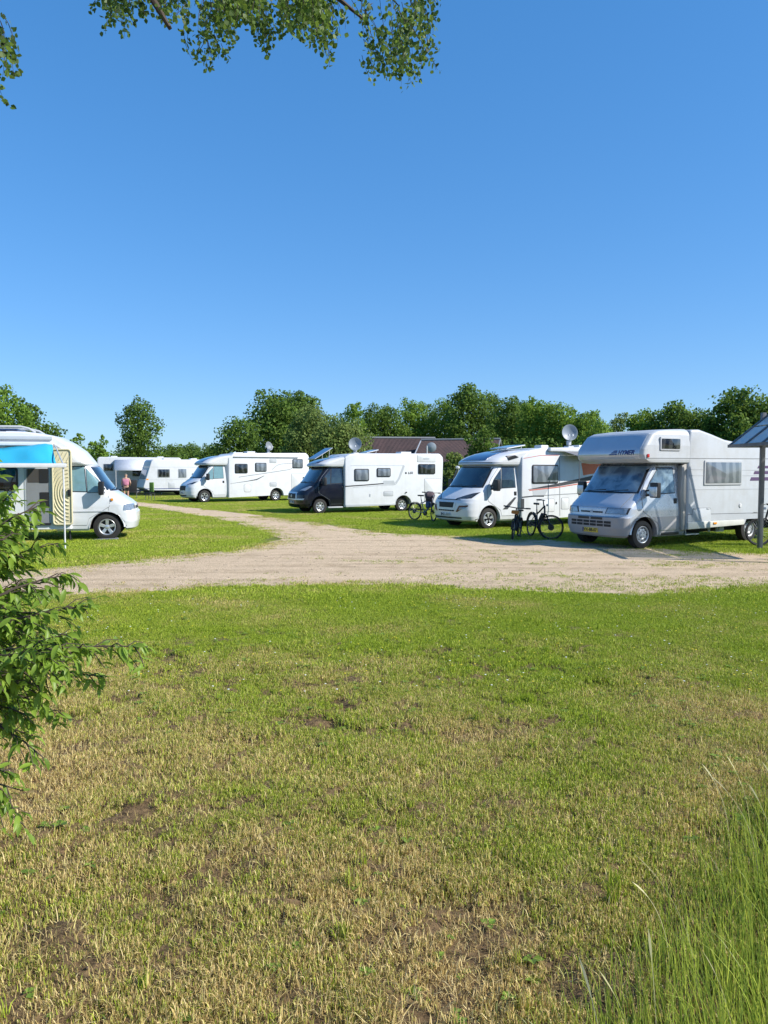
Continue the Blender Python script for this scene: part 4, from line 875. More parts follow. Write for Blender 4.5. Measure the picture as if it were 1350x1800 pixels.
bicycle('small black bicycle seen end on with an orange bag on its handlebar', (3.62, 20.3, 0), math.radians(-112), lean=-0.10, steer=0.1, wr=0.27, sy=0.80, basket=mat('orange_bag', (0.45, 0.17, 0.03), 0.7))
bicycle('black bicycle with big wheels and its front turned, beside the small one', (4.25, 20.4, 0), math.radians(-80), lean=-0.08, steer=1.1)
bicycle('dark bicycle leaning at the foot of the canopy post', (9.78, 18.1, 0), math.radians(168), lean=0.12, steer=0.2)

# ------------------------------------------------------------------ person seen from behind
def skinned(name, joints, bones, m, parent, lv=2):
    me = bpy.data.meshes.new(name); keys = list(joints); me.from_pydata([joints[k][0] for k in keys], [(keys.index(a), keys.index(b)) for a, b in bones], [])
    t = bpy.data.objects.new(name, me); COL.objects.link(t); md = t.modifiers.new('s', 'SKIN'); sv = me.skin_vertices[0].data
    for i, k in enumerate(keys): sv[i].radius = joints[k][1] if isinstance(joints[k][1], tuple) else (joints[k][1],)*2
    sv[0].use_root = True; sb = t.modifiers.new('b', 'SUBSURF'); sb.levels = lv; sb.render_levels = lv
    dg = bpy.context.evaluated_depsgraph_get(); out = bpy.data.meshes.new_from_object(t.evaluated_get(dg)); bpy.data.objects.remove(t)
    out.polygons.foreach_set('use_smooth', [True]*len(out.polygons)); out.materials.clear()
    return link(name, out, m, parent)
SKIN = mat('skin', (0.45, 0.27, 0.19), 0.55, var=0.05)
p = thing('person', 'person with short grey hair in pink vest and black shorts, seen from behind', 'person', (-15.84, 45.41, 0), math.radians(8))
J = {'pel': ((0, 0, 0.92), (0.15, 0.11)), 'waist': ((0, 0, 1.08), (0.135, 0.10)), 'chest': ((0, 0, 1.30), (0.165, 0.11)), 'neckb': ((0, 0, 1.43), (0.075, 0.07)), 'neck': ((0, 0.01, 1.49), 0.065), 'head': ((0, 0.02, 1.57), (0.10, 0.115)), 'top': ((0, 0.02, 1.66), (0.095, 0.11)),
     'shl': ((-0.19, 0, 1.385), 0.06), 'ell': ((-0.245, -0.02, 1.10), 0.042), 'wrl': ((-0.22, 0.08, 0.86), 0.030), 'hal': ((-0.21, 0.11, 0.78), (0.03, 0.045)),
     'shr': ((0.19, 0, 1.385), 0.06), 'elr': ((0.28, -0.05, 1.12), 0.042), 'wrr': ((0.22, 0.14, 0.98), 0.030), 'har': ((0.17, 0.20, 0.96), (0.03, 0.045)),
     'hil': ((-0.095, 0, 0.84), 0.095), 'knl': ((-0.10, 0.01, 0.48), 0.058), 'anl': ((-0.10, -0.02, 0.09), 0.036), 'tol': ((-0.11, 0.13, 0.035), (0.04, 0.03)),
     'hir': ((0.095, 0, 0.84), 0.095), 'knr': ((0.11, 0.03, 0.48), 0.058), 'anr': ((0.12, 0.0, 0.09), 0.036), 'tor': ((0.14, 0.15, 0.035), (0.04, 0.03))}
B = [('pel', 'waist'), ('waist', 'chest'), ('chest', 'neckb'), ('neckb', 'neck'), ('neck', 'head'), ('head', 'top'), ('chest', 'shl'), ('shl', 'ell'), ('ell', 'wrl'), ('wrl', 'hal'), ('chest', 'shr'), ('shr', 'elr'), ('elr', 'wrr'), ('wrr', 'har'), ('pel', 'hil'), ('hil', 'knl'), ('knl', 'anl'), ('anl', 'tol'), ('pel', 'hir'), ('hir', 'knr'), ('knr', 'anr'), ('anr', 'tor')]
for k, s in (('hal', -1), ('har', 1)):
    hp = Vector(J[k][0])
    for q in range(4):
        nm = k+str(q); J[nm] = (tuple(hp+Vector((s*(-0.03+q*0.018), 0.045, -0.05+0.008*abs(q-1)))), 0.009); B.append((k, nm))
    J[k+'t'] = (tuple(hp+Vector((-s*0.045, 0.02, -0.015))), 0.010); B.append((k, k+'t'))
skinned('body', J, B, SKIN, p)
T = {'a': ((0, 0, 0.93), (0.22, 0.17)), 'b': ((0, 0, 1.08), (0.20, 0.16)), 'c': ((0, 0, 1.28), (0.23, 0.165)), 'd': ((0, 0, 1.43), (0.16, 0.11)), 'l': ((-0.15, 0, 1.40), 0.09), 'r': ((0.15, 0, 1.40), 0.09)}
skinned('vest', T, [('a', 'b'), ('b', 'c'), ('c', 'd'), ('c', 'l'), ('c', 'r')], mat('pink_vest', (0.52, 0.20, 0.29), 0.8, scale=8, var=0.15), p)
T = {'a': ((0, 0, 0.95), (0.21, 0.165)), 'l': ((-0.10, 0, 0.84), 0.118), 'l2': ((-0.11, 0.005, 0.62), 0.10), 'r': ((0.10, 0, 0.84), 0.118), 'r2': ((0.115, 0.01, 0.62), 0.10)}
skinned('shorts', T, [('a', 'l'), ('l', 'l2'), ('a', 'r'), ('r', 'r2')], INK, p)
T = {'a': ((0, 0.0, 1.59), (0.112, 0.118)), 'b': ((0, 0.01, 1.69), (0.105, 0.115))}
skinned('hair', T, [('a', 'b')], mat('grey_hair', (0.22, 0.20, 0.18), 0.8, scale=30, var=0.3), p)
for s in (-1, 1):
    b = MB(); b.box(0.115*s-0.05, 0.115*s+0.05, -0.09, 0.17, 0.0, 0.085); b.build('shoe', INK, p, bevel=0.03)
# small things in the caravan's porch
c = thing('camping_chair', 'dark high backed folding chair under the pale canopy, left of the person', 'chair', (-17.0, 50.0, 0), 0.3)
b = MB(); b.box(-0.28, 0.28, -0.28, 0.28, 0.40, 0.46); b.build('seat', INK, c, bevel=0.02); b = MB(); b.box(-0.28, 0.28, 0.25, 0.31, 0.46, 1.25); b.build('backrest', INK, c, bevel=0.02)
for sx in (-1, 1):
    for sy_ in (-1, 1):
        b = MB(); b.tube([(sx*0.26, sy_*0.26, 0), (sx*0.26, sy_*0.26, 0.42)], 0.015, 6); b.build('leg', GALV, c)
gv = thing('draped_chair', 'chair with a bright green cloth over its back, right of the person', 'chair', (-14.75, 46.6, 0), -0.2)
b = MB(); b.box(-0.24, 0.24, -0.24, 0.24, 0.42, 0.48); b.build('seat', INK, gv, bevel=0.02); b = MB(); b.box(-0.16, 0.14, 0.20, 0.29, 0.52, 1.14); b.build('cloth', mat('green_cloth', (0.12, 0.24, 0.04), 0.8, scale=6, var=0.3), gv, bevel=0.05, seg=3)
for sx in (-1, 1):
    for sy_ in (-1, 1):
        b = MB(); b.tube([(sx*0.2, sy_*0.2, 0), (sx*0.2, sy_*0.2, 0.42)], 0.015, 6); b.build('leg', GALV, gv)

# ------------------------------------------------------------------ glass canopy on the right
cn = thing('canopy', 'dark grey metal canopy with pitched glass roof at the right edge', 'canopy', (8.93, 17.5, 0))
for (x, y, h) in ((0, 0, 3.22), (2.0, 0, 2.8), (0, -3.0, 2.45), (2.0, -3.0, 2.45)):
    b = MB(); b.box(x-0.048, x+0.048, y-0.048, y+0.048, 0, h); b.build('post', GALV, cn, bevel=0.008); b = MB(); b.box(x-0.1, x+0.1, y-0.1, y+0.1, 0, 0.015); b.build('base_plate', GALV, cn)
x0, xm, x1, zl, zh = -0.78, 0.36, 1.64, 2.44, 3.35
ys = [0.0, -0.75, -1.5, -2.25, -3.0]
for i, y in enumerate(ys):
    for (xa, za, xb, zb) in ((x0, zl, xm, zh), (xm, zh, x1, zl)):
        b = MB(); b.tube([(xa, y, za), (xb, y, zb)], 0.04, 4); b.build('rafter', GALV, cn, smooth=False)
for x, z in ((x0, zl), (xm, zh), (x1, zl)):
    b = MB(); b.box(x-0.035, x+0.035, -3.03, 0.03, z-0.04, z+0.03); b.build('purlin', GALV, cn)
for y in (0.0, -3.0):
    b = MB(); b.box(x0, x1, y-0.03, y+0.03, zl-0.04, zl+0.03); b.build('tie_beam', GALV, cn)
gm, gn, gl, gb = nodes_of('greenhouse_glass'); tp = gn.new('ShaderNodeBsdfTransparent'); tp.inputs[0].default_value = (0.92, 0.95, 0.95, 1); gs = gn.new('ShaderNodeBsdfGlossy'); gs.inputs['Roughness'].default_value = 0.0
df = gn.new('ShaderNodeBsdfDiffuse'); df.inputs[0].default_value = (0.80, 0.84, 0.84, 1); fz = gn.new('ShaderNodeFresnel'); m1 = gn.new('ShaderNodeMixShader'); m2 = gn.new('ShaderNodeMixShader'); m2.inputs[0].default_value = 0.42
gl.new(fz.outputs[0], m1.inputs[0]); gl.new(tp.outputs[0], m1.inputs[1]); gl.new(gs.outputs[0], m1.inputs[2]); gl.new(m1.outputs[0], m2.inputs[1]); gl.new(df.outputs[0], m2.inputs[2]); gl.new(m2.outputs[0], gn['Material Output'].inputs[0])
for i in range(4):
    for (xa, za, xb, zb) in ((x0, zl, xm, zh), (xm, zh, x1, zl)):
        for h_ in range(2):
            fa, fb = 0.02+h_*0.5, 0.48+h_*0.5; b = MB(); ya, yb = ys[i]-0.04, ys[i+1]+0.04
            q = [(xa+(xb-xa)*fa, ya, za+(zb-za)*fa-0.005), (xa+(xb-xa)*fb, ya, za+(zb-za)*fb-0.005), (xa+(xb-xa)*fb, yb, za+(zb-za)*fb-0.005), (xa+(xb-xa)*fa, yb, za+(zb-za)*fa-0.005)]
            b.add(q+[(x, y, z+0.008) for x, y, z in q], [(0, 1, 2, 3), (7, 6, 5, 4), (0, 4, 5, 1), (1, 5, 6, 2), (2, 6, 7, 3), (3, 7, 4, 0)]); b.build('glass_pane', gm, cn, smooth=False)
# dish on a pole and a furled parasol between the campers
dp = thing('satellite_pole', 'small dish on a thin white pole behind the black cab camper', 'satellite dish', (2.9, 50, 0))
b = MB(); b.tube([(0, 0, 0), (0, 0, 3.55)], 0.035, 8); b.build('pole', WHITE, dp)
b = MB(); b.lathe([(0.0, 0.0), (0.2, 0.02), (0.33, 0.08), (0.335, 0.06), (0.2, 0.0), (0, -0.02)], 20, c=(0.30, 0, 3.45)); b.build('dish', DISH, dp)
pr = thing('furled_parasol', 'closed black parasol leaning on a stand, in the gap between two campers', 'parasol', (3.05, 35.0, 0), 0.2)
b = MB(); b.tube([(-0.35, 0, 0.0), (0.05, 0, 1.0), (0.42, 0, 1.95)], 0.025, 8); b.build('pole', GALV, pr); b = MB(); b.tube([(-0.1, 0, 0.55), (0.2, 0, 1.25), (0.42, 0, 1.9)], [0.075, 0.06, 0.03], 10); b.build('cover', INK, pr); b = MB(); b.lathe([(0, 1.95), (0.10, 1.98), (0.10, 2.06), (0, 2.1)], 12, 'z', c=(0.45, 0, 0)); b.build('lamp_head', WHITE, pr)
b = MB(); b.tube([(0.48, 0, 0), (0.48, 0, 2.0)], 0.018, 8); b.build('stand', GREYL, pr)
# ------------------------------------------------------------------ numpy noise for layout
def vnoise(x, y, seed=0):
    x = np.asarray(x, float); y = np.asarray(y, float); xi = np.floor(x).astype(np.int64); yi = np.floor(y).astype(np.int64); xf = x-xi; yf = y-yi
    def h(a, b):
        n = (a*374761393+b*668265263+seed*1442695041) & 0x7fffffff; n = ((n ^ (n >> 13))*1274126177) & 0x7fffffff; return ((n ^ (n >> 16)) & 0xffff)/65535.0
    u = xf*xf*(3-2*xf); w = yf*yf*(3-2*yf)
    return (h(xi, yi)*(1-u)+h(xi+1, yi)*u)*(1-w)+(h(xi, yi+1)*(1-u)+h(xi+1, yi+1)*u)*w
def fbm(x, y, seed=0, o=4):
    s = 0; a = 0.5; t = 0
    for k in range(o): s = s+a*vnoise(x*2**k, y*2**k, seed+k*7); t += a; a *= 0.55
    return s/t
# outline of the sandy track (a fork round a tongue of lawn)
NEAR = [(-20, 6.6), (-12.5, 8.2), (-9.5, 9.0), (-7.31, 9.75), (-4.63, 10.76), (-2.91, 11.45), (0.23, 11.72), (1.99, 11.39), (3.43, 10.95), (3.96, 10.80), (5.1, 11.34), (6.6, 11.75), (9.89, 12.3), (24, 14.5)]
FAR = [(24, 17.5), (12.1, 16.3), (8.81, 16.6), (7.4, 16.75), (6.64, 17.4), (5.9, 18.6), (4.63, 19.6), (3.35, 20.17), (2.01, 20.87), (0.42, 21.63), (-1.01, 23.78), (-3.3, 27.63), (-6.05, 32.06), (-9.99, 37.59), (-14.32, 43.76), (-21.15, 52.34), (-30, 62)]
LEFTL = [(-34, 62), (-24, 52), (-18.6, 47.2), (-13.82, 40.2), (-10.07, 34.6), (-5.86, 27.63), (-3.55, 22.44), (-2.87, 20.34), (-3.01, 19.04), (-3.34, 17.64), (-4.63, 15.98), (-6.09, 14.2), (-9.41, 12.66), (-14, 11.2), (-20, 10.0)]
def roughen(pts, amp, step, seed):
    out = []
    for i in range(len(pts)-1):
        a = Vector(pts[i]); b = Vector(pts[i+1]); n = max(1, int((b-a).length/step)); d = (b-a).normalized(); p = Vector((-d.y, d.x))
        for k in range(n):
            q = a+(b-a)*k/n; q = q+p*amp*(float(fbm(q.x*0.9, q.y*0.9, seed))-0.5)*2*min(1.0, 3.0/max(1, 0.1*q.length)); out.append((q.x, q.y))
    out.append(tuple(pts[-1])); return out
track = roughen(NEAR, 0.34, 0.12, 3)+roughen(FAR, 0.40, 0.15, 9)+roughen(LEFTL, 0.28, 0.15, 5)
TP = np.array(track)
def in_track(x, y):
    x = np.asarray(x); y = np.asarray(y); r = np.zeros(x.shape, bool); n = len(TP); j = n-1
    for i in range(n):
        xi, yi = TP[i]; xj, yj = TP[j]
        if yi != yj:
            c = ((yi > y) != (yj > y)) & (x < (xj-xi)*(y-yi)/(yj-yi)+xi); r ^= c
        j = i
    return r
# ------------------------------------------------------------------ ground
def axis(fine0, fine1, step, far0, far1, g=1.25):
    a = list(np.arange(fine0, fine1+1e-6, step)); s = step*2; x = fine1
    while x < far1: x += s; s *= g; a.append(min(x, far1))
    s = step*2; x = fine0; b = []
    while x > far0: x -= s; s *= g; b.append(max(x, far0))
    return np.array(b[::-1]+a)
gx = axis(-6.5, 6.5, 0.045, -600, 600, 1.22); gy = axis(1.2, 10.0, 0.045, -60, 1500, 1.20)
GX, GY = np.meshgrid(gx, gy)
def bare(x, y):
    """1 where soil shows through the dry lawn"""
    n = fbm(x*1.5, y*1.5, 21, 4); n2 = fbm(x*9.5, y*12, 33, 3); f = np.clip((9.5-y)/5.5, 0.0, 1); f = f*np.clip(1.15-0.28*np.maximum(0, x-0.3), 0.35, 1.2)
    q = np.exp(-((x-0.22)/0.17)**2-((y-2.52)/0.13)**2)*1.3+np.exp(-((x-0.55)/0.13)**2-((y-3.0)/0.07)**2)+np.exp(-((x-1.35)/0.12)**2-((y-4.1)/0.09)**2)+np.exp(-((x+1.3)/0.2)**2-((y-3.9)/0.08)**2)
    return np.clip(q, 0, 1)*0.95+(1-np.clip(q, 0, 1)*0.95)*np.clip((n*0.35+n2*0.65-0.60+0.085*f)*15, 0, 1)*np.clip(f*2.2, 0, 1)
nearm = np.clip((9.6-GY)/2.0, 0, 1)*np.clip((6.5-np.abs(GX))/1.0, 0, 1)*np.clip((GY-1.2)/0.5, 0, 1)
BR = bare(GX, GY)
GZ = nearm*((fbm(GX*2.2, GY*2.2, 2)-0.5)*0.07+(fbm(GX*7, GY*7, 4)-0.5)*0.060-0.030*BR)-0.004
gi = np.arange(GX.size).reshape(GX.shape); gf = np.stack([gi[:-1, :-1], gi[:-1, 1:], gi[1:, 1:], gi[1:, :-1]], -1).reshape(-1, 4)
gme = fast_mesh('ground', np.stack([GX.ravel(), GY.ravel(), GZ.ravel()], -1), gf)
at = gme.attributes.new('soil', 'FLOAT', 'POINT'); at.data.foreach_set('value', BR.ravel().astype(np.float32))
gme.polygons.foreach_set('use_smooth', [True]*len(gme.polygons))
m, n, l, b = nodes_of('lawn_soil')
ge = n.new('ShaderNodeNewGeometry'); a1 = n.new('ShaderNodeTexNoise'); a1.inputs['Scale'].default_value = 0.8; a1.inputs['Detail'].default_value = 5
a2 = n.new('ShaderNodeTexNoise'); a2.inputs['Scale'].default_value = 28; a2.inputs['Detail'].default_value = 6; a2.inputs['Roughness'].default_value = 0.7
l.new(ge.outputs['Position'], a1.inputs['Vector']); l.new(ge.outputs['Position'], a2.inputs['Vector'])
c1 = n.new('ShaderNodeValToRGB'); c1.color_ramp.elements[0].position = 0.35; c1.color_ramp.elements[0].color = (0.095, 0.12, 0.026, 1); c1.color_ramp.elements[1].position = 0.7; c1.color_ramp.elements[1].color = (0.19, 0.21, 0.05, 1)
l.new(a1.outputs[0], c1.inputs[0])
c2 = n.new('ShaderNodeValToRGB'); c2.color_ramp.elements[0].position = 0.3; c2.color_ramp.elements[0].color = (0.036, 0.025, 0.015, 1); c2.color_ramp.elements[1].position = 0.75; c2.color_ramp.elements[1].color = (0.25, 0.165, 0.085, 1)
l.new(a2.outputs[0], c2.inputs[0])
sx = n.new('ShaderNodeSeparateXYZ'); l.new(ge.outputs['Position'], sx.inputs[0]); mr = n.new('ShaderNodeMapRange'); mr.inputs[1].default_value = 6.5; mr.inputs[2].default_value = 11; l.new(sx.outputs[1], mr.inputs[0])
mx = n.new('ShaderNodeMix'); mx.data_type = 'RGBA'; l.new(mr.outputs[0], mx.inputs[0]); l.new(c2.outputs[0], mx.inputs[6]); l.new(c1.outputs[0], mx.inputs[7]); l.new(mx.outputs[2], b.inputs['Base Color'])
b.inputs['Roughness'].default_value = 0.95; b.inputs['Specular IOR Level'].default_value = 0.1
bp = n.new('ShaderNodeBump'); bp.inputs['Strength'].default_value = 0.8; bp.inputs['Distance'].default_value = 0.02; l.new(a2.outputs[0], bp.inputs['Height']); l.new(bp.outputs[0], b.inputs['Normal'])
tag(link('ground', gme, m), kind='structure')
# track: triangulated inside its rough outline
tri = tessellate_polygon([[Vector((x, y, 0)) for x, y in track]])
tme = bpy.data.meshes.new('dirt_track'); tme.from_pydata([(x, y, 0.006) for x, y in track], [], [tuple(t) for t in tri]); tme.update()
bm = bmesh.new(); bm.from_mesh(tme); bmesh.ops.recalc_face_normals(bm, faces=bm.faces)
if sum(f.normal.z for f in bm.faces) < 0: bmesh.ops.reverse_faces(bm, faces=bm.faces)
bm.to_mesh(tme); bm.free()
m, n, l, b = nodes_of('sandy_dirt')
ge = n.new('ShaderNodeNewGeometry')
def nz(scale, det=5, rough=0.6, vec=None, dist=0):
    q = n.new('ShaderNodeTexNoise'); q.inputs['Scale'].default_value = scale; q.inputs['Detail'].default_value = det; q.inputs['Roughness'].default_value = rough; q.inputs['Distortion'].default_value = dist
    l.new(vec or ge.outputs['Position'], q.inputs['Vector']); return q
big = nz(0.35, 5); mid = nz(2.2, 6, 0.7); fine = nz(45, 5, 0.75)
mp = n.new('ShaderNodeMapping'); mp.inputs['Scale'].default_value = (0.10, 1.6, 1); mp.inputs['Rotation'].default_value = (0, 0, -0.10); l.new(ge.outputs['Position'], mp.inputs['Vector']); rut = nz(1.3, 4, 0.6, mp.outputs[0], 0.6)
c1 = n.new('ShaderNodeValToRGB'); e = c1.color_ramp.elements; e[0].position = 0.30; e[0].color = (0.36, 0.27, 0.165, 1); e[1].position = 0.68; e[1].color = (0.72, 0.57, 0.40, 1); x = e.new(0.5); x.color = (0.62, 0.485, 0.335, 1)
s1 = n.new('ShaderNodeMath'); s1.operation = 'MULTIPLY_ADD'; s1.inputs[1].default_value = 0.45; l.new(mid.outputs[0], s1.inputs[0]); s2 = n.new('ShaderNodeMath'); s2.operation = 'MULTIPLY'; s2.inputs[1].default_value = 0.55; l.new(rut.outputs[0], s2.inputs[0]); l.new(s2.outputs[0], s1.inputs[2])
l.new(s1.outputs[0], c1.inputs[0])
c3 = n.new('ShaderNodeValToRGB'); c3.color_ramp.elements[0].position = 0.36; c3.color_ramp.elements[0].color = (0.55, 0.52, 0.48, 1); c3.color_ramp.elements[1].position = 0.62; c3.color_ramp.elements[1].color = (1.12, 1.1, 1.08, 1); l.new(fine.outputs[0], c3.inputs[0])
mm = n.new('ShaderNodeMix'); mm.data_type = 'RGBA'; mm.blend_type = 'MULTIPLY'; mm.inputs[0].default_value = 0.85; l.new(c1.outputs[0], mm.inputs[6]); l.new(c3.outputs[0], mm.inputs[7])
l.new(mm.outputs[2], b.inputs['Base Color']); b.inputs['Roughness'].default_value = 0.95; b.inputs['Specular IOR Level'].default_value = 0.15
ad = n.new('ShaderNodeMath'); ad.operation = 'MULTIPLY_ADD'; ad.inputs[1].default_value = 3.0; l.new(s1.outputs[0], ad.inputs[0]); l.new(fine.outputs[0], ad.inputs[2])
bp = n.new('ShaderNodeBump'); bp.inputs['Strength'].default_value = 0.9; bp.inputs['Distance'].default_value = 0.035; l.new(ad.outputs[0], bp.inputs['Height']); l.new(bp.outputs[0], b.inputs['Normal'])
tag(link('dirt_track', tme, m), kind='structure')

# ------------------------------------------------------------------ grass blades (scattered patches of real blades)
def grass_mat(name, dry_add):
    m, n, l, b = nodes_of(name)
    g = n.new('ShaderNodeNewGeometry'); nz = n.new('ShaderNodeTexNoise'); nz.inputs['Scale'].default_value = 0.55; nz.inputs['Detail'].default_value = 4; nz.inputs['Roughness'].default_value = 0.6
    l.new(g.outputs['Position'], nz.inputs['Vector'])
    sx = n.new('ShaderNodeSeparateXYZ'); l.new(g.outputs['Position'], sx.inputs[0])
    my = n.new('ShaderNodeMapRange'); my.inputs[1].default_value = 2.6; my.inputs[2].default_value = 8.0; my.inputs[3].default_value = 0.64+dry_add; my.inputs[4].default_value = 0.05+dry_add; l.new(sx.outputs[1], my.inputs[0])
    mxx = n.new('ShaderNodeMapRange'); mxx.inputs[1].default_value = -2.5; mxx.inputs[2].default_value = 2.5; mxx.inputs[3].default_value = 0.10; mxx.inputs[4].default_value = -0.12; l.new(sx.outputs[0], mxx.inputs[0])
    nn = n.new('ShaderNodeMapRange'); nn.inputs[1].default_value = 0.35; nn.inputs[2].default_value = 0.65; nn.inputs[3].default_value = -0.42; nn.inputs[4].default_value = 0.42; l.new(nz.outputs[0], nn.inputs[0])
    s1 = n.new('ShaderNodeMath'); l.new(my.outputs[0], s1.inputs[0]); l.new(mxx.outputs[0], s1.inputs[1]); s2 = n.new('ShaderNodeMath'); l.new(s1.outputs[0], s2.inputs[0]); l.new(nn.outputs[0], s2.inputs[1])
    lt = n.new('ShaderNodeMath'); lt.operation = 'SUBTRACT'; l.new(s2.outputs[0], lt.inputs[0]); l.new(g.outputs['Random Per Island'], lt.inputs[1])
    st = n.new('ShaderNodeMapRange'); st.inputs[1].default_value = -0.26; st.inputs[2].default_value = 0.22; l.new(lt.outputs[0], st.inputs[0])
    rr = n.new('ShaderNodeMath'); rr.operation = 'MULTIPLY'; rr.inputs[1].default_value = 7.13; l.new(g.outputs['Random Per Island'], rr.inputs[0]); fr = n.new('ShaderNodeMath'); fr.operation = 'FRACT'; l.new(rr.outputs[0], fr.inputs[0])
    cg = n.new('ShaderNodeValToRGB'); cg.color_ramp.elements[0].color = (0.105, 0.165, 0.011, 1); cg.color_ramp.elements[1].color = (0.50, 0.58, 0.06, 1); x = cg.color_ramp.elements.new(0.5); x.color = (0.34, 0.44, 0.036, 1)  # low ends of both ramps deepened: dark blades stand in for lawn shadows
    cd = n.new('ShaderNodeValToRGB'); cd.color_ramp.elements[0].color = (0.22, 0.14, 0.055, 1); cd.color_ramp.elements[1].color = (0.90, 0.74, 0.38, 1); x = cd.color_ramp.elements.new(0.5); x.color = (0.70, 0.52, 0.20, 1)
    l.new(fr.outputs[0], cg.inputs[0]); l.new(fr.outputs[0], cd.inputs[0])
    mx = n.new('ShaderNodeMix'); mx.data_type = 'RGBA'; l.new(st.outputs[0], mx.inputs[0]); l.new(cg.outputs[0], mx.inputs[6]); l.new(cd.outputs[0], mx.inputs[7])
    l.new(mx.outputs[2], b.inputs['Base Color']); b.inputs['Roughness'].default_value = 0.5; b.inputs['Specular IOR Level'].default_value = 0.3
    tr = n.new('ShaderNodeBsdfTranslucent'); l.new(mx.outputs[2], tr.inputs[0]); ms = n.new('ShaderNodeMixShader'); ms.inputs[0].default_value = 0.3
    l.new(b.outputs[0], ms.inputs[1]); l.new(tr.outputs[0], ms.inputs[2]); l.new(ms.outputs[0], n['Material Output'].inputs[0]); return m
G_LAWN = grass_mat('lawn_blades', 0.0)
def blades(name, count, size, h0, h1, w, seed, lean=0.7, clump=0.0, curl=0.5):
    r = np.random.RandomState(seed); n = count
    x = r.uniform(-size/2, size/2, n); y = r.uniform(-size/2, size/2, n)
    if clump:
        cx = r.uniform(-size/2, size/2, max(3, n//25)); cy = r.uniform(-size/2, size/2, len(cx)); k = r.randint(0, len(cx), n); s = r.rand(n) < 0.7
        x = np.where(s, cx[k]+r.normal(0, clump, n), x); y = np.where(s, cy[k]+r.normal(0, clump, n), y)
    h = r.uniform(h0, h1, n)*r.uniform(0.6, 1.1, n); a = r.uniform(0, 2*PI, n); ln = np.abs(r.normal(0, lean, n)); ww = w*r.uniform(0.6, 1.25, n)
    fa = r.uniform(0, 2*PI, n); dx, dy = np.cos(a), np.sin(a); px, py = np.cos(fa)*ww/2, np.sin(fa)*ww/2
    th1 = np.clip(ln*0.6, 0, 1.3); th2 = np.clip(ln*(1+curl), 0, 1.75)
    mx_ = x+dx*h*0.55*np.sin(th1); my_ = y+dy*h*0.55*np.sin(th1); mz = h*0.55*np.cos(th1); tx = mx_+dx*h*0.45*np.sin(th2); ty = my_+dy*h*0.45*np.sin(th2); tz = mz+h*0.45*np.cos(th2)
    z0 = -0.008*np.ones(n)
    V = np.stack([np.stack([x-px, y-py, z0], -1), np.stack([x+px, y+py, z0], -1), np.stack([mx_-px*0.8, my_-py*0.8, mz], -1), np.stack([mx_+px*0.8, my_+py*0.8, mz], -1), np.stack([tx, ty, np.maximum(tz, 0.003)], -1)], 1).reshape(-1, 3)
    i = np.arange(n)*5; F = np.concatenate([np.stack([i, i+1, i+3], -1), np.stack([i, i+3, i+2], -1), np.stack([i+2, i+3, i+4], -1)])
    return fast_mesh(name, V, F)
def scatter(name, meshes, m, pts, scl, kindlabel=None, seed=0, idx=None):
    """points carrying size and turn; geometry nodes put one of the patches on each"""
    r = np.random.RandomState(seed); src = bpy.data.collections.new(name+'_patches')
    for i, me in enumerate(meshes):
        me.materials.append(m) if not me.materials else None
        o = bpy.data.objects.new('%s_patch_%02d' % (name, i), me); src.objects.link(o)
    me = bpy.data.meshes.new(name); me.vertices.add(len(pts)); me.vertices.foreach_set('co', np.asarray(pts, np.float32).ravel())
    a = me.attributes.new('turn', 'FLOAT', 'POINT'); a.data.foreach_set('value', r.uniform(0, 2*PI, len(pts)).astype(np.float32))
    a = me.attributes.new('size', 'FLOAT', 'POINT'); a.data.foreach_set('value', np.asarray(scl, np.float32))
    a = me.attributes.new('pick', 'INT', 'POINT'); a.data.foreach_set('value', (idx if idx is not None else r.randint(0, len(meshes), len(pts))).astype(np.int32))
    o = link(name, me); ng = bpy.data.node_groups.new(name+'_nodes', 'GeometryNodeTree'); ng.interface.new_socket('Geometry', in_out='INPUT', socket_type='NodeSocketGeometry'); ng.interface.new_socket('Geometry', in_out='OUTPUT', socket_type='NodeSocketGeometry')
    N = ng.nodes; L_ = ng.links; gi_ = N.new('NodeGroupInput'); go = N.new('NodeGroupOutput'); ip = N.new('GeometryNodeInstanceOnPoints'); ci = N.new('GeometryNodeCollectionInfo'); ci.inputs[0].default_value = src; ci.inputs[1].default_value = True; ci.inputs[2].default_value = True
    L_.new(gi_.outputs[0], ip.inputs['Points']); L_.new(ci.outputs[0], ip.inputs['Instance']); ip.inputs['Pick Instance'].default_value = True
    def at_(nm, t):
        q = N.new('GeometryNodeInputNamedAttribute'); q.data_type = t; q.inputs[0].default_value = nm; return q
    L_.new(at_('pick', 'INT').outputs[0], ip.inputs['Instance Index']); L_.new(at_('size', 'FLOAT').outputs[0], ip.inputs['Scale'])
    cb_ = N.new('ShaderNodeCombineXYZ'); L_.new(at_('turn', 'FLOAT').outputs[0], cb_.inputs[2]); L_.new(cb_.outputs[0], ip.inputs['Rotation']); L_.new(ip.outputs[0], go.inputs[0])
    md = o.modifiers.new('scatter', 'NODES'); md.node_group = ng
    return tag(o, kind='stuff')
R = np.random.RandomState(11)
def gz(x, y):
    nm = np.clip((9.6-y)/2.0, 0, 1)*np.clip((6.5-np.abs(x))/1.0, 0, 1); br = bare(x, y)
    return nm*((fbm(x*2.2, y*2.2, 2)-0.5)*0.07+(fbm(x*7, y*7, 4)-0.5)*0.060-0.030*br)-0.002
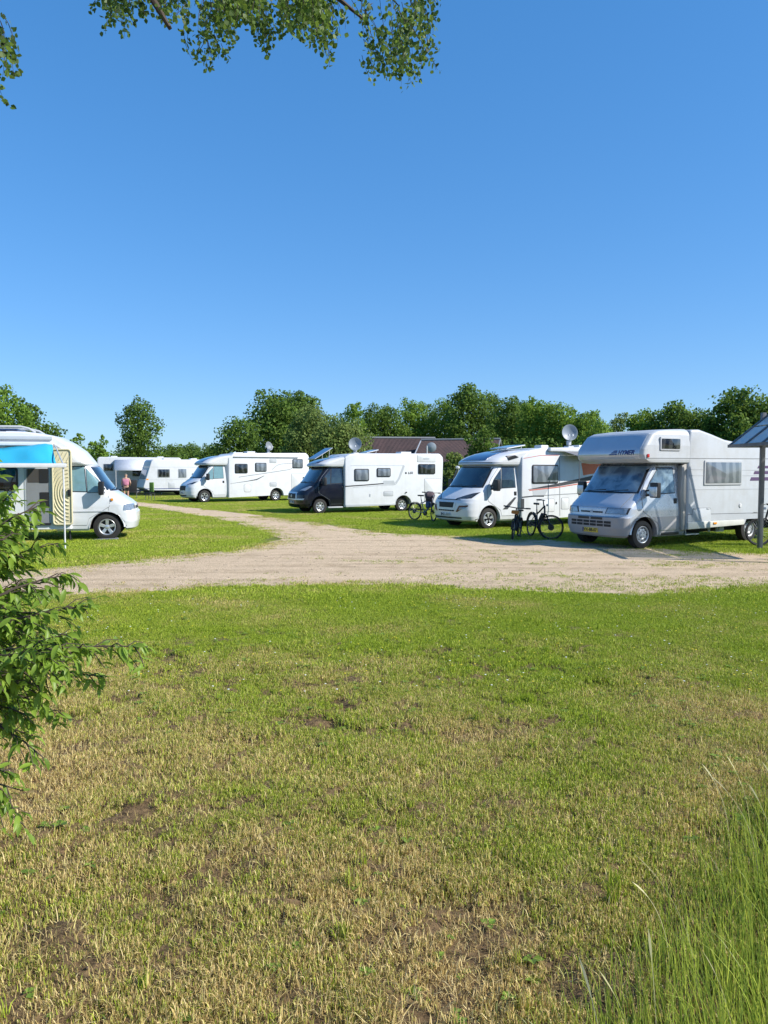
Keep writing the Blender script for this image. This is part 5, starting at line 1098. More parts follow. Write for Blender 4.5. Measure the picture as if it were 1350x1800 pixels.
# near lawn
P1 = [blades('lawn_patch', 320, 0.20, 0.010, 0.031, 0.0031, 100+k, lean=1.0, clump=0.010) for k in range(8)]
n0 = 32000; x = R.uniform(-8, 8, n0); y = R.uniform(1.4, 12.4, n0); keep = (np.abs(x) < 0.56*y+1.4) & ~in_track(x, y) & (R.rand(n0) > bare(x, y)*0.93) & (R.rand(n0) < 0.42+0.75*fbm(x*3.1, y*3.1, 77, 3))
x, y = x[keep], y[keep]
sc = 0.30+1.0*fbm(x*1.3, y*1.3, 55, 3)+0.75*fbm(x*7, y*7, 56, 2)**1.5+0.30*np.clip((y-5)/6, 0, 1)
scatter('lawn_grass', P1, G_LAWN, np.stack([x, y, gz(x, y)], -1), sc, seed=1)
# lying straw and thatch in the dry part
P2 = [blades('straw_patch', 80, 0.25, 0.03, 0.075, 0.0030, 200+k, lean=2.2, curl=0.2) for k in range(4)]
G_STRAW = grass_mat('thatch', 0.30)
n0 = 7000; x = R.uniform(-6, 6, n0); y = R.uniform(1.4, 8.5, n0); keep = (np.abs(x) < 0.56*y+1.2) & (R.rand(n0) < np.clip((8.8-y)/4.5, 0.1, 1))
x, y = x[keep], y[keep]
scatter('dry_thatch', P2, G_STRAW, np.stack([x, y, gz(x, y)+0.004], -1), R.uniform(0.5, 1.15, len(x)), seed=2)
# taller green tufts here and there
P3 = [blades('tuft_patch', 45, 0.05, 0.05, 0.10, 0.0042, 300+k, lean=0.45) for k in range(4)]
n0 = 900; x = R.uniform(-6, 6, n0); y = R.uniform(1.8, 11.0, n0); keep = (np.abs(x) < 0.56*y+1.2) & (fbm(x*0.9, y*0.9, 91, 3) > 0.50) & ~in_track(x, y)
x, y = x[keep], y[keep]
scatter('grass_tufts', P3, grass_mat('tuft_blades', -0.3), np.stack([x, y, gz(x, y)], -1), R.uniform(0.6, 1.25, len(x)), seed=3)
# middle and far lawns
P4 = [blades('verge_patch', 520, 0.9, 0.020, 0.055, 0.010, 400+k, lean=0.7, clump=0.04) for k in range(5)]
n0 = 15000; u = R.rand(n0); y = 11+ (u**1.5)*44; x = R.uniform(-1, 1, n0)*(0.58*y+4)
keep = ~in_track(x, y); 
for dx, dy in ((0.3, 0), (-0.3, 0), (0, 0.3), (0, -0.3)): keep &= ~(in_track(x+dx, y+dy) & (R.rand(n0) < 0.85))
x, y = x[keep], y[keep]
G_VERGE = grass_mat('verge_blades', -0.10)
scatter('verge_grass', P4, G_VERGE, np.stack([x, y, 0*x], -1), R.uniform(0.8, 1.25, len(x)), seed=4)
# thin growth on the sand near its edges, clods and pebbles
P5 = [blades('sparse_patch', 26, 0.22, 0.012, 0.035, 0.006, 500+k, lean=1.0, clump=0.02) for k in range(4)]
n0 = 60000; x = R.uniform(-9, 12, n0); y = R.uniform(9, 30, n0); near_e = np.zeros(n0)
for rr, wt in ((0.25, 1.0), (0.6, 0.55), (1.1, 0.22)):
    for k in range(6):
        near_e = np.maximum(near_e, wt*(~in_track(x+rr*math.cos(k), y+rr*math.sin(k))))
pat = np.clip((fbm(x*0.5, y*1.6, 61, 4)-0.46)*7, 0, 1)*np.clip((x+2.5)/4, 0, 1)*np.clip((18-y)/3, 0.1, 1)*0.8*np.clip((fbm(x*4, y*6, 62, 2)-0.4)*6, 0, 1)
keep = in_track(x, y) & (R.rand(n0) < np.maximum(near_e*np.clip((fbm(x*1.7, y*1.7, 17)-0.36)*6, 0, 1), np.maximum(pat*0.8, np.clip((x-1.5)/3, 0, 1)*np.clip((12.9-y)/1.5, 0, 1)*np.clip((fbm(x*2, y*3, 63, 3)-0.36)*5, 0, 1))))
x, y = x[keep], y[keep]
scatter('sparse_grass', P5, grass_mat('sparse_blades', 0.12), np.stack([x, y, 0*x+0.006], -1), R.uniform(0.6, 1.3, len(x)), seed=5)
def pebble(seed):
    bm = bmesh.new(); bmesh.ops.create_icosphere(bm, subdivisions=1, radius=1)
    for q in bm.verts: q.co = Vector((q.co.x, q.co.y*0.8, q.co.z*0.55))*(0.8+0.5*mnoise.noise(q.co*1.5+Vector((seed, 0, 0))))
    me = bpy.data.meshes.new('pebble_patch'); bm.to_mesh(me); bm.free(); me.polygons.foreach_set('use_smooth', [True]*len(me.polygons)); return me
n0 = 12000; x = R.uniform(-9, 11, n0); y = 9.5+(R.rand(n0)**1.4)*22; keep = in_track(x, y) & (R.rand(n0) < 0.2+0.8*(fbm(x*0.8, y*1.6, 71, 3) > 0.5)); x, y = x[keep], y[keep]
scatter('clods_and_pebbles', [pebble(k*3.3) for k in range(4)], mat('clod_earth', (0.26, 0.19, 0.13), 0.9, var=0.3, scale=20), np.stack([x, y, 0*x+0.004], -1), 0.006+0.022*R.rand(len(x))**3, seed=6)
n0 = 26000; x = R.uniform(-6, 6, n0); y = R.uniform(1.6, 8.5, n0); keep = (np.abs(x) < 0.56*y+1.2) & (R.rand(n0) < bare(x, y)*0.8+0.04); x, y = x[keep], y[keep]
scatter('soil_crumbs', [pebble(20+k*3.3) for k in range(4)], mat('crumb_earth', (0.13, 0.09, 0.055), 0.95, var=0.35, scale=20), np.stack([x, y, gz(x, y)], -1), 0.003+0.014*R.rand(len(x))**2.5, seed=16)
def weed_mesh(seed):
    r = random.Random(seed); b_ = MB()
    for k in range(r.choice((4, 6, 7))):
        a = k*2.4+r.uniform(-.3, .3); L_ = r.uniform(0.02, 0.045); w_ = L_*0.42; lift = r.uniform(0.1, 0.6); c_, s_ = math.cos(a), math.sin(a); P_ = []
        for (u, q, z) in ((0.1, 0, 0.006), (0.5, 1, L_*0.5*lift+0.006), (1.0, 0, L_*lift*0.7), (0.5, -1, L_*0.5*lift+0.006)): P_.append((c_*u*L_-s_*q*w_, s_*u*L_+c_*q*w_, z+0.004))
        b_.add(P_, [(0, 1, 2, 3)])
    me = bpy.data.meshes.new('weed_patch'); me.from_pydata(b_.v, [], b_.f); return me
n0 = 2600; x = R.uniform(-6, 6, n0); y = R.uniform(1.8, 11, n0); keep = (np.abs(x) < 0.56*y+1.2) & (fbm(x*1.1, y*1.1, 83, 3) > 0.48) & ~in_track(x, y); x, y = x[keep], y[keep]
scatter('clover_and_weeds', [weed_mesh(k) for k in range(5)], leaf_mat('weed_leaves', (0.06, 0.11, 0.012), (0.20, 0.30, 0.04), 0.25), np.stack([x, y, gz(x, y)], -1), R.uniform(0.5, 1.3, len(x)), seed=26)
# tiny yellow and white flowers
def flower_mesh(c):
    b_ = MB(); b_.lathe([(0, 0.045), (0.009, 0.047), (0.010, 0.051), (0.0, 0.053)], 7, 'z'); me = bpy.data.meshes.new('flower_patch'); me.from_pydata(b_.v, [], b_.f); me.materials.append(c); return me
n0 = 900; x = R.uniform(-4, 6, n0); y = R.uniform(6, 11.3, n0); keep = (fbm(x*0.8, y*0.8, 15, 3) > 0.5) & ~in_track(x, y); x, y = x[keep], y[keep]
scatter('lawn_flowers', [flower_mesh(mat('buttercup', (0.75, 0.60, 0.03), 0.5)), flower_mesh(mat('daisy_white', (0.75, 0.75, 0.68), 0.5))], None, np.stack([x, y, gz(x, y)], -1), R.uniform(0.6, 1.0, len(x)), seed=7, idx=(R.rand(len(x)) < 0.4).astype(int)) if True else None

# tall grass in the lower right corner: blades, stems and seed heads
def tall_grass(n, seed):
    r = np.random.RandomState(seed); V = []; F = []; k = 0
    def strip_(x, y, h, a, ln, w, segs=6, headw=None):
        nonlocal k
        th = 0.06; px, py, pz = x, y, -0.01; fa = r.uniform(0, PI); b0 = k
        for s in range(segs+1):
            t = s/segs; ww = w*(1-t)**0.6 if headw is None else (w if t < 0.82 else headw*math.sin(PI*min(1, (t-0.80)/0.2))+w*0.5)
            if s == segs: ww = 0.0004
            V.append((px-math.cos(fa)*ww/2, py-math.sin(fa)*ww/2, pz)); V.append((px+math.cos(fa)*ww/2, py+math.sin(fa)*ww/2, pz)); k += 2
            th = 0.05+ln*t**1.4; px += math.cos(a)*math.sin(th)*h/segs; py += math.sin(a)*math.sin(th)*h/segs; pz += math.cos(th)*h/segs
            if s: F.append((k-4, k-3, k-1, k-2))
    c = 0
    while c < n:
        y = r.uniform(1.6, 5.2); x = r.uniform(0.3, 4.2); edge = 0.30+0.86*(y-2.2)+0.25*(float(fbm(y*2, x*0.5, 8))-0.5)
        d = (x-edge)/0.55
        if d < 0 or r.rand() > min(1, 0.12+d): continue
        h = (0.08+0.38*min(1, d*0.55))*r.uniform(0.6, 1.15); strip_(x, y, h, r.normal(2.6, 1.3), abs(r.normal(0.55, 0.5)), r.uniform(0.003, 0.0062)); c += 1
    nb = len(F)
    for c in range(34):
        y = r.uniform(1.8, 4.8); x = 0.70+0.72*(y-2.2)+abs(r.normal(0, 0.6)); strip_(x, y, r.uniform(0.32, 0.60), r.normal(2.8, 0.6), abs(r.normal(0.6, 0.25)), 0.0022, 14, headw=0.009)
    me = fast_mesh('tall_grass', V, F); mi = np.zeros(len(F), np.int32); mi[nb:] = 1; return me, mi
tm, mi = tall_grass(13000, 5)
TG = leaf_mat('tall_blades', (0.06, 0.12, 0.012), (0.42, 0.50, 0.08), 0.42, rough=0.4)
SH = leaf_mat('seed_stems', (0.34, 0.33, 0.15), (0.60, 0.55, 0.32), 0.35, rough=0.9, spec=0.05)
to = link('tall_grass', tm, [TG, SH]); tm.polygons.foreach_set('material_index', mi); tag(to, kind='stuff')

# ------------------------------------------------------------------ trees
def leaf_cards(centres, radii, per, size, seed, flat_=0.85, inner=0.25):
    """leaf-clump faces spread through and over uneven lobes"""
    r = np.random.RandomState(seed); V = []; 
    for (c, rad, n) in zip(centres, radii, per):
        d = r.normal(0, 1, (n, 3)); d /= np.linalg.norm(d, axis=1)[:, None]
        q = np.where(r.rand(n) < inner, r.uniform(0.3, 0.85, n), r.uniform(0.82, 1.10, n)); bump_ = 1+0.28*np.sin(d[:, 0]*5+c[0])*np.sin(d[:, 1]*6+c[1])*np.sin(d[:, 2]*5+seed)
        p = np.array(c)+d*np.array(rad)*(q*bump_)[:, None]
        nrm = d+r.normal(0, 0.65, (n, 3)); nrm /= np.linalg.norm(nrm, axis=1)[:, None]
        t = np.cross(nrm, r.normal(0, 1, (n, 3))); t /= np.linalg.norm(t, axis=1)[:, None]; bt = np.cross(nrm, t)
        s = (size*r.uniform(0.55, 1.25, n))[:, None]
        V.append(np.stack([p-t*s*0.5, p-bt*s*0.44+nrm*s*0.08, p+t*s*0.5, p+bt*s*0.44+nrm*s*0.08], 1))
    V = np.concatenate(V).reshape(-1, 3); F = np.arange(len(V)).reshape(-1, 4); return V, F
def tree(label, x, y, h, w, m, seed, kind='broad', group='trees behind the campsite', leaf=None, base=0.03, name='tree', dens=1.0, cat='tree'):
    r = random.Random(seed); v = thing(name, label, cat, (x, y, 0), 0, group)
    cs, rs = [], []; z0 = h*base
    n = {'broad': 13, 'oval': 12, 'bush': 9, 'column': 8, 'sparse': 9}[kind]
    for i in range(n):
        f = (i+0.5)/n; a = i*2.399+r.uniform(-.4, .4)
        prof = {'broad': math.sin(PI*(0.10+0.82*f))**0.6, 'oval': math.sin(PI*(0.08+0.85*f))**0.55, 'bush': math.cos(PI/2*f*0.85)**0.5, 'column': (1-f)**0.5*0.9+0.15, 'sparse': math.sin(PI*(0.12+0.8*f))**0.7}[kind]
        lr = w*0.5*(0.52 if kind != 'sparse' else 0.36)*r.uniform(0.75, 1.2); rad = max(0, w*0.5*prof-lr*0.7)*r.uniform(0.6, 1.1)
        zc = z0+(h-z0)*(0.10+0.82*f)
        if zc+lr*0.8 > h: zc = h-lr*0.8
        cs.append((rad*math.cos(a), rad*math.sin(a), max(zc, lr*0.5))); rs.append((lr, lr, lr*r.uniform(0.7, 0.95)))
    cs.append((0, 0, z0+(h-z0)*0.48)); rs.append((w*0.33, w*0.33, (h-z0)*0.42))
    for k in range(n*2):   # small sprays that break the outline
        c = cs[r.randrange(n)]; q = rs[0][0]; a = r.uniform(0, 2*PI); e = r.uniform(-0.3, 1.4)
        cs.append((c[0]+math.cos(a)*math.cos(e)*q*1.05, c[1]+math.sin(a)*math.cos(e)*q*1.05, max(0.4, min(c[2]+math.sin(e)*q*0.95, h)))); rs.append((q*0.34,)*3)
    lf = leaf or max(0.26, w*0.045); per = [max(40, int(dens*17*(q[0]*q[0])/(lf*lf))) for q in rs]
    V, F = leaf_cards(cs, rs, per, lf, seed, inner=0.3)
    V[:, 2] = np.maximum(V[:, 2], 0.05)
    link('crown', fast_mesh('crown', V, F), m, v)
    b = MB(); tr_ = max(0.12, w*0.028); b.tube([(0, 0, -0.1), (r.uniform(-.1, .1), 0, h*0.3), (r.uniform(-.3, .3), r.uniform(-.3, .3), h*0.75)], [tr_*1.3, tr_, tr_*0.4], 8); b.build('trunk', WOODY, v)
    for i in range(5):
        c = cs[r.randrange(n)]; b = MB(); b.tube([(0, 0, h*r.uniform(0.2, 0.4)), (c[0]*0.5, c[1]*0.5, c[2]*0.75), (c[0], c[1], c[2])], [tr_*0.5, tr_*0.35, tr_*0.12], 6); b.build('limb', WOODY, v)
    return v
def site(px, top, dist):   # reading of the skyline survey: bearing and height at a known distance
    return (px-675)*dist/1300, dist, EYE+(828-top)*dist/1300
trees = [
 (8, 684, 62, 80, LF_MID, 'broad', 'broad green tree at the far left edge, tallest on that side'),
 (50, 704, 66, 62, LF_DARK, 'broad', 'darker tree right beside the tall one at the far left edge'),
 (90, 744, 66, 56, LF_DARK, 'bush', 'low dark rounded tree closing the left group above the blue awning'),
 (141, 757, 72, 34, LF_MID, 'sparse', 'slim loose young tree above the cab of the awning camper, left one of two'),
 (176, 766, 76, 42, LF_MID, 'sparse', 'slim loose young tree above the cab of the awning camper, right one of two'),
 (245, 702, 88, 66, LF_DARK, 'oval', 'tall oval tree standing alone against the sky above the caravans'),
 (222, 790, 96, 60, LF_MID, 'bush', 'low tree at the left foot of the lone oval tree'),
 (418, 740, 84, 84, LF_DARK, 'bush', 'dark rounded tree left of the big crown over the all white camper'),
 (487, 690, 100, 100, LF_DARK, 'broad', 'large dark broad crown, highest of the middle group'),
 (530, 688, 104, 84, LF_DARK, 'broad', 'dark tree merging with the right side of the large broad crown'),
 (545, 716, 82, 76, LF_LIGHT, 'broad', 'pale olive tree in front of the large dark crown'),
 (598, 738, 76, 82, LF_LIGHT, 'broad', 'light yellow green tree behind the dish of the black cab camper'),
 (620, 704, 92, 54, LF_MID, 'oval', 'green tree rising between the pale tree and the barn roof'),
 (652, 716, 110, 50, LF_DARK, 'broad', 'narrow dark tree between the green one and the barn roof end'),
 (755, 712, 122, 50, LF_DARK, 'broad', 'dark tree filling the gap left of the second barn ridge'),
 (922, 704, 112, 60, LF_DARK, 'broad', 'dark tree filling the gap above the striped camper skylight'),
 (684, 712, 112, 64, LF_DARK, 'broad', 'dark tree directly above the left part of the barn roof'),
 (728, 705, 116, 66, LF_MID, 'broad', 'mid green tree above the right end of the first barn roof'),
 (782, 697, 118, 54, LF_MID, 'broad', 'tree left of the tallest one behind the second barn'),
 (826, 681, 112, 78, LF_DARK, 'broad', 'tallest tree of the row behind the barns'),
 (862, 690, 116, 62, LF_DARK, 'broad', 'dark tree just right of the tallest one behind the barns'),
 (898, 698, 104, 72, LF_DARK, 'broad', 'dark tree above the roof of the swoosh striped camper'),
 (948, 703, 98, 84, LF_MID, 'broad', 'green tree left of the grey roof dish on the right'),
 (990, 712, 94, 76, LF_MID, 'broad', 'green tree right behind the grey roof dish on the right'),
 (1034, 724, 90, 70, LF_MID, 'broad', 'lower green tree left of the sleeping pod camper roof'),
 (1086, 722, 112, 56, LF_LIGHT, 'sparse', 'pale loose tree above the silver sleeping pod'),
 (1130, 724, 108, 70, LF_MID, 'broad', 'low tree above the lettering of the sleeping pod'),
 (1182, 714, 104, 86, LF_DARK, 'broad', 'tree above the small window of the sleeping pod'),
 (1232, 722, 100, 70, LF_DARK, 'broad', 'low dark tree left of the large domed tree'),
 (1296, 686, 94, 108, LF_DARK, 'broad', 'large domed tree beyond the canopy at the right'),
 (1352, 700, 92, 80, LF_DARK, 'broad', 'dark tree behind the canopy post at the right edge'),
 (850, 752, 72, 60, LF_DARK, 'bush', 'dark bushy tree hiding the right end of the second barn'),
 (800, 800, 70, 44, LF_LIGHT, 'bush', 'small light green bush in front of the second barn'),
 (1050, 748, 84, 74, LF_MID, 'bush', 'bushy tree between the grey dish and the sleeping pod'),
 (300, 786, 150, 52, LF_DARK, 'broad', 'distant low tree right of the lone oval tree'),
 (338, 783, 155, 50, LF_DARK, 'broad', 'distant tree in the middle of the far row over the caravans'),
 (376, 785, 150, 46, LF_DARK, 'broad', 'distant tree right end of the far row over the caravans')]
for i, (px, top, D, wpx, m_, k, lab) in enumerate(trees):
    x, y, h = site(px, top, D); tree(lab, x, y, h, wpx*D/1300*1.22, m_, 40+i, k)
def mass(name, pts, h, w, m, seed, leaf, kind='stuff'):
    r = random.Random(seed); cs = []; rs = []
    for (x, y) in pts:
        q = w*r.uniform(0.7, 1.3); hh = h*r.uniform(0.75, 1.15); cs.append((x, y, hh*0.5)); rs.append((q, q, hh*0.52))
    V, F = leaf_cards(cs, rs, [int(10*rr[0]*rr[2]/(leaf*leaf)) for rr in rs], leaf, seed, inner=0.15); V[:, 2] = np.maximum(V[:, 2], 0.03)
    return tag(link(name, fast_mesh(name, V, F), m), kind=kind)
mass('far_woodland', [(x, 128+6*math.sin(x*0.2)) for x in np.arange(-16, 78, 4.0)], 10.5, 4.8, LF_DARK, 1, 0.5)
mass('far_woodland', [(x, 175+6*math.sin(x*0.1)) for x in np.arange(-110, -30, 5.0)], 7.2, 4.5, LF_DARK, 2, 0.7)
mass('far_hedge', [(x, 80+3*math.sin(x*0.5)) for x in np.arange(-52, -28, 2.4)], 3.7, 2.2, LF_MID, 3, 0.3)
mass('far_hedge', [(x, 88) for x in np.arange(-30, -4, 2.6)], 4.2, 2.2, LF_DARK, 4, 0.35)
mass('far_hedge', [(x, 86) for x in np.arange(13, 48, 2.6)], 5.0, 2.4, LF_DARK, 5, 0.35)
# ------------------------------------------------------------------ barns
def barn(label, x, y, rz, Lx, Wy, eave, ridge, gable_m):
    v = thing('barn', label, 'barn', (x, y, 0), rz, 'barns behind the campers'); b = MB(); b.box(-Lx/2+0.3, Lx/2-0.3, -Wy/2+0.3, Wy/2-0.3, 0, eave); b.build('wall', gable_m, v)
    for s in (1, -1):
        g = MB(); g.prism([(-Wy/2+0.3, eave), (Wy/2-0.3, eave), (0, ridge-0.1)], s*(Lx/2-0.3), s*(Lx/2-0.42), 'x'); g.build('gable', gable_m, v)
        r = MB(); n = 60; vv = []
        for i in range(n*2+1):
            xx = -Lx/2+Lx*i/(n*2); o = 0.05*(1 if (i % 2) else 0)
            vv += [(xx, s*(Wy/2+0.35), eave-0.18+o), (xx, 0, ridge+o)]
        r.add(vv, [(2*i, 2*i+1, 2*i+3, 2*i+2) for i in range(n*2)]); o = r.build('roof', mat('rusty_corrugated_roof', (0.050, 0.030, 0.028), 0.8, var=0.25, scale=0.8, dirt=(0.095, 0.055, 0.052)), v, smooth=False); md = o.modifiers.new('sheet', 'SOLIDIFY'); md.thickness = 0.03
        for e in (1, -1):
            t = MB(); t.tube([(e*Lx/2, s*(Wy/2+0.35), eave-0.2), (e*Lx/2, 0, ridge-0.02)], 0.09, 4); t.build('verge_board', GREYL if e < 0 else SEAM, v, smooth=False)
    t = MB(); t.tube([(-Lx/2, 0, ridge+0.06), (Lx/2, 0, ridge+0.06)], 0.12, 8); t.build('ridge_cap', SEAM, v)
    for k in range(3):
        d = MB(); d.box(-Lx/4+k*2.4-0.4, -Lx/4+k*2.4+0.4, -Wy/2+0.24, -Wy/2+0.32, 1.0, 1.9); d.build('window', BLACKP, v)
    return v
BW = mat('dark_barn_boards', (0.045, 0.04, 0.042), 0.8, var=0.2)
barn('barn with reddish brown corrugated roof, left of the two', 1.4, 82, math.radians(6), 8.6, 7.0, 3.3, 5.45, BW)
barn('barn with darker brown roof and dark gable end, right of the two', 8.0, 78, math.radians(-16), 8.4, 8.0, 2.9, 5.1, BW)

# ------------------------------------------------------------------ leafy shrub reaching in from the left
def leaf_mesh(seed, L_=1.0):
    r = random.Random(seed); n = 5; V = []; F = []; w = 0.20; dr = r.uniform(0.12, 0.5); fold = r.uniform(0.15, 0.55); tw = r.uniform(-0.3, 0.3)
    for i in range(n+1):
        t = i/n; ww = w*math.sin(PI*min(1, t*0.92+0.04))**0.8*(1-0.25*t); z = -dr*t*t; x = t*(1-0.12*dr)
        if i == n: ww = 0.004
        for s in (-1, 0, 1): V.append((x, s*ww+tw*t*t*0.2, z+(abs(s)*ww*fold)+tw*s*ww*t))
    for i in range(n):
        for s in (0, 1): F.append((i*3+s, i*3+s+1, (i+1)*3+s+1, (i+1)*3+s))
    return V, F
shr = thing('shrub', 'leafy green cherry shrub reaching in from the left edge', 'shrub', (-2.35, 2.75, 0))
LV = [leaf_mesh(k) for k in range(7)]; LM = []
for V, F in LV:
    me = bpy.data.meshes.new('leaf'); me.from_pydata(V, [], F); me.polygons.foreach_set('use_smooth', [True]*len(F)); me.materials.append(LF_SHRUB); LM.append(me)
rs = random.Random(77); placed = []; base = Vector((-2.35, 2.75, 0))
def spt(px, py, D): return Vector(((px-675)*D/1300, D, EYE-(py-828)*D/1300))
BR_ = [  # (start px,py) -> (tip px,py), distance, leaves
 ((-150, 1050), (40, 862), 2.75, 26), ((-140, 1060), (95, 900), 2.65, 30), ((-160, 1090), (130, 965), 2.8, 30), ((-120, 1120), (150, 1020), 2.6, 34),
 ((-160, 1150), (190, 1075), 2.55, 38), ((-160, 1190), (285, 1150), 2.45, 46), ((-150, 1200), (205, 1205), 2.5, 44), ((-140, 1210), (120, 1290), 2.6, 34),
 ((-170, 1160), (150, 1130), 2.9, 40), ((-150, 1250), (95, 1370), 2.5, 22), ((-160, 1290), (60, 1330), 2.7, 20), ((-140, 1380), (40, 1430), 2.5, 14), ((-130, 1440), (35, 1490), 2.6, 14), ((-140, 1350), (20, 1400), 2.8, 16),
 ((-160, 1000), (60, 925), 2.9, 30), ((-150, 1020), (30, 960), 2.5, 24), ((-160, 1110), (100, 1060), 3.0, 40), ((-140, 1180), (170, 1160), 2.75, 42), ((-150, 1140), (80, 1110), 2.5, 34),
 ((-160, 1230), (90, 1250), 2.9, 34), ((-160, 980), (0, 830), 2.6, 18)]
main = MB(); main.tube([base-base, Vector((0.0, 0.0, 0.5)), Vector((0.12, -0.05, 1.1)), Vector((0.15, 0.0, 1.7)), Vector((0.1, 0.1, 2.2))], [0.035, 0.03, 0.022, 0.014, 0.006], 8); main.build('stem', TWIG, shr)
leaves = []
BR_ = BR_+[((s[0]+rs.uniform(-10, 10), s[1]+rs.uniform(-40, 40)), (t[0]*0.62+rs.uniform(-35, 5)-20, t[1]+rs.uniform(-38, 30)), D+rs.uniform(-.1, .3), int(nl*0.95)) for (s, t, D, nl) in BR_ if t[1] < 1330 for _ in (0, 1)]
for (s, t, D, nl) in BR_:
    t = (t[0]-30 if t[0] > 60 else t[0]-15, t[1]-28 if t[1] > 1250 else t[1]-10)
    a = spt(*s, D+rs.uniform(-.15, .15)); b_ = spt(*t, D); mid = (a+b_)/2+Vector((0, rs.uniform(-.08, .08), 0.05+rs.uniform(0, .06)))
    root_ = base+Vector((0.08, 0, max(0.2, a.z-0.25)))
    pts = [root_, a]+[a*(1-q)**2+mid*2*q*(1-q)+b_*q*q for q in (0.2, 0.4, 0.6, 0.8, 1.0)]
    tb = MB(); tb.tube([p-base for p in pts], [0.012, 0.009, 0.007, 0.0055, 0.004, 0.003, 0.0018], 6); tb.build('branch', TWIG, shr)
    def along(q):
        q = q*5; i = min(4, int(q)); return pts[1+i].lerp(pts[2+i], q-i), (pts[2+i]-pts[1+i]).normalized()
    twb = MB()
    for k in range(max(5, int(nl/1.8))):
        q = 0.08+0.88*(k+rs.random()*0.6)/max(5, int(nl/1.8)); p, d = along(min(q, 0.99)); L_ = rs.uniform(0.07, 0.19)*(1.25-q*0.75)
        dd = (d+Vector((rs.uniform(-.5, .5), rs.uniform(-.9, .9), rs.uniform(-.7, .65)))).normalized(); e = p+dd*L_+Vector((0, 0, -0.02)); twb.tube([p-base, (p+e)/2-base+Vector((0, 0, 0.012)), e-base], [0.0028, 0.002, 0.0012], 4)
        for j in range(5):
            f_ = (j+1)/5; leaves.append((p.lerp(e, f_), dd, f_))
    twb.build('twig', TWIG, shr)
    for k in range(int(nl*0.8)):
        q = 0.05+0.95*k/(nl*0.8); p, d = along(min(q, 0.999)); leaves.append((p, d, q))
    leaves.append((b_, (b_-mid).normalized(), 1))
small = [[], []]; nobj = 0; rs.shuffle(leaves); leaves.sort(key=lambda q: (q[0].y > 2.72, -q[0].x))
for k, (p, d, q) in enumerate(leaves):
    yaw = math.atan2(d.y, d.x)+rs.choice((-1, 1))*rs.uniform(0.2, 1.7); pit = rs.uniform(-0.35, 0.95); roll = rs.uniform(-0.7, 0.7); sz = rs.uniform(0.030, 0.062)
    M_ = Matrix.Translation(p-base) @ Matrix.Rotation(yaw, 4, 'Z') @ Matrix.Rotation(pit, 4, 'Y') @ Matrix.Rotation(roll, 4, 'X') @ Matrix.Diagonal((sz, sz, sz, 1))
    if p.x < -2.05: pass
    if nobj < 300 and p.x > -1.62:
        o = bpy.data.objects.new('leaf', LM[k % 7]); COL.objects.link(o); o.parent = shr; o.matrix_local = M_; nobj += 1
    else:
        V, F = LV[k % 7]; b0 = len(small[0]); small[0] += [tuple(M_ @ Vector(c)) for c in V]; small[1] += [tuple(i+b0 for i in f) for f in F]
fm = fast_mesh('foliage', small[0], small[1]); fm.polygons.foreach_set('use_smooth', [True]*len(fm.polygons)); fo = link('foliage', fm, LF_SHRUB, shr); fo['kind'] = 'stuff'

# ------------------------------------------------------------------ birch overhead, rooted behind the viewer
bt = thing('birch_tree', 'birch whose hanging leafy twigs dip in from the top edge', 'tree', (-3.4, -2.2, 0))
bb = Vector((-3.4, -2.2, 0))
b = MB(); b.tube([(0, 0, -0.1), (0.1, 0.1, 2.5), (0.3, 0.3, 5), (0.5, 0.7, 8.2), (0.6, 1.0, 11)], [0.22, 0.18, 0.15, 0.10, 0.04], 12); b.build('trunk', mat('birch_bark', (0.55, 0.53, 0.49), 0.7, scale=4, var=0.3, dirt=(0.08, 0.07, 0.06)), bt)
def sky_pt(px, py, D): return Vector(((px-675)*D/1300, D, EYE+(828-py)*D/1300))
TIPS = []
rb = random.Random(8)
def limb(pts, r0, r1, name='limb'):
    n = len(pts); b = MB(); b.tube([p-bb for p in pts], [r0+(r1-r0)*i/(n-1) for i in range(n)], 8); return b.build(name, TWIG, bt)
limb([bb+Vector((0.35, 0.4, 5.6)), Vector((-2.6, 2.5, 8.0)), sky_pt(225, -90, 7.2), sky_pt(268, 5, 7.3), sky_pt(312, 78, 7.4)], 0.10, 0.020)
limb([bb+Vector((0.4, 0.5, 6.0)), Vector((-1.8, 2.5, 8.6)), sky_pt(430, -90, 7.5), sky_pt(520, -20, 7.7), sky_pt(600, 30, 7.9), sky_pt(650, 70, 8.0)], 0.08, 0.010)
limb([sky_pt(430, -90, 7.5), sky_pt(560, -70, 7.9), sky_pt(640, -20, 8.2), sky_pt(700, 40, 8.4)], 0.035, 0.006)
limb([bb+Vector((0.2, 0.3, 5.0)), Vector((-4.0, 2.0, 7.0)), sky_pt(-110, -40, 6.4), sky_pt(-40, 60, 6.5), sky_pt(0, 120, 6.6)], 0.06, 0.008)
limb([sky_pt(-110, -40, 6.4), sky_pt(-20, -30, 6.8), sky_pt(160, -60, 7.0)], 0.03, 0.01)
V = []; F = []; tw = MB()
def bleaf(p, s):
    a = rb.uniform(0, 2*PI); n = Vector((rb.gauss(0, 1), rb.gauss(0, 1), rb.gauss(0, 0.7))).normalized(); t = n.orthogonal().normalized(); t = (Matrix.Rotation(a, 3, n) @ t); u = n.cross(t); k = len(V)
    for (x, y) in ((0, 0), (0.35, 0.42), (0.72, 0.34), (1.08, 0), (0.72, -0.34), (0.35, -0.42)): V.append(p+t*s*x+u*s*y+n*s*0.12*abs(y))
    F.append((k, k+1, k+2, k+3, k+4, k+5))
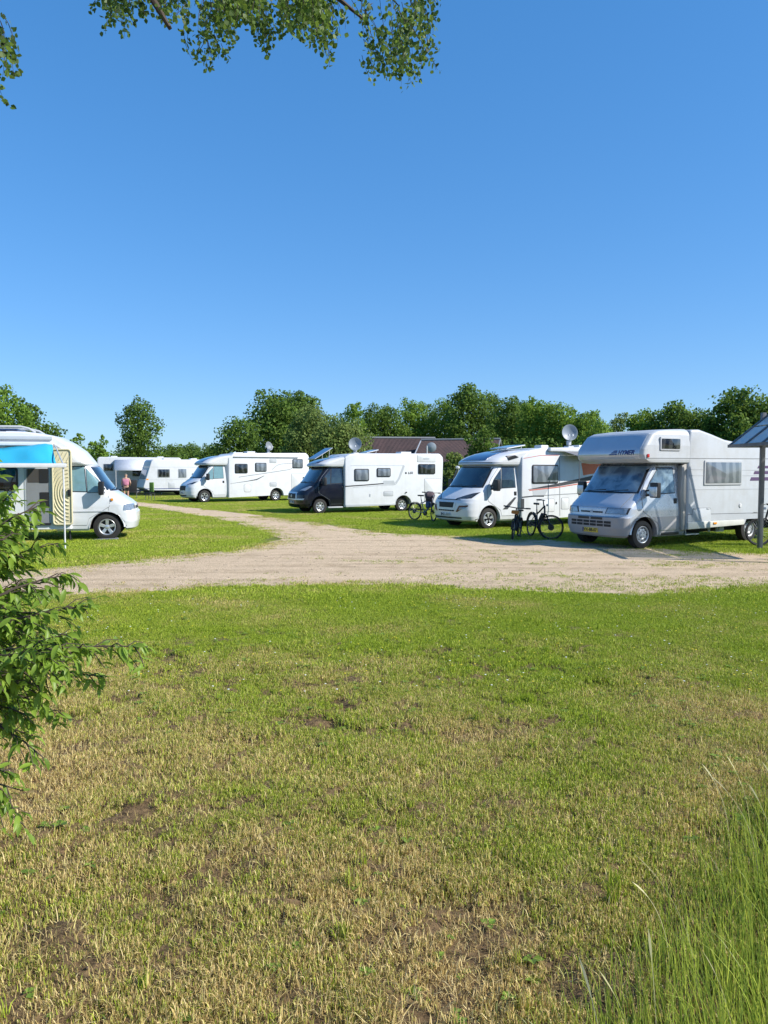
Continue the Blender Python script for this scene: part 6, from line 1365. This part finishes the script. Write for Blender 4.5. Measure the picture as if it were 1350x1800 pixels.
def hang(px, py, D, length, lean=0.12, n=None):
    """one pendulous twig starting at a survey point"""
    p = sky_pt(px, py, D); d = Vector((lean+rb.uniform(-.25, .25), rb.uniform(-.4, .4), -0.55)); pts = [p]; seg = 0.05
    for k in range(int(length/seg)):
        d = (d+Vector((rb.uniform(-.25, .25), rb.uniform(-.25, .25), -0.10))).normalized(); p = p+d*seg; pts.append(p)
        for q in range(rb.choice((1, 2, 2, 3))): bleaf(p+Vector((rb.uniform(-.04, .04), rb.uniform(-.04, .04), rb.uniform(-.035, .02))), rb.uniform(0.036, 0.062))
    tw.tube([q-bb for q in pts], [0.004+(0.0016-0.004)*i/(len(pts)-1) for i in range(len(pts))], 4, cap=False)
# depth of the fringe below the top edge, by bearing
def fringe(px):
    xs = [175, 195, 230, 260, 300, 335, 345, 390, 410, 440, 470, 510, 545, 600, 650, 690, 720, 745, 752]; ys = [10, 45, 75, 55, 68, 15, 120, 138, 70, 60, 110, 95, 70, 150, 165, 160, 165, 140, 20]
    return float(np.interp(px, xs, ys))
cl_ = [rb.uniform(180, 750) for _ in range(34)]
for k in range(480):
    px = rb.choice(cl_)+rb.gauss(0, 9); 
    if 318 < px < 342 or (px < 340 and rb.random() < 0.45): continue
    D = rb.uniform(6.9, 9.0); y1 = fringe(px)*rb.uniform(0.45, 1.12); y0 = y1-rb.uniform(30, 90); L_ = (y1-y0)*D/1300*1.1
    if y1 < 0: continue
    hang(px-rb.uniform(-5, 18), y0, D, max(0.1, L_))
for k in range(26):
    D = rb.uniform(6.2, 7.0); px = rb.uniform(-50, 30); y1 = np.interp(px, [-50, 0, 20, 45], [230, 200, 190, 120])*rb.uniform(0.5, 1.0); hang(px, y1-rb.uniform(50, 100), D, 0.45, lean=0.22)
for k in range(4): hang(10+k*2, -40, 7, 0.22)
for k in range(3): hang(815+k*5, -28, 8, 0.19)
V = [v_-bb for v_ in V]
for k in range(9000):   # the rest of the crown, above the frame
    a = rb.uniform(0, 2*PI); r_ = rb.uniform(0.5, 4.0); z = rb.uniform(7.6, 11.5); q = Vector((0.6+r_*math.cos(a), 1.5+r_*math.sin(a), z-0.12*r_*r_*0.3))
    if q.y+bb.y > 0.5 and (q.z-EYE)/(q.y+bb.y) < 0.80: continue
    bleaf(q, rb.uniform(0.05, 0.09))
me = bpy.data.meshes.new('foliage'); me.from_pydata([tuple(v_) for v_ in V], [], F); fo = link('foliage', me, LF_BIRCH, bt); fo['kind'] = 'stuff'
tw.build('hanging_twigs', TWIG, bt)['kind'] = 'stuff'
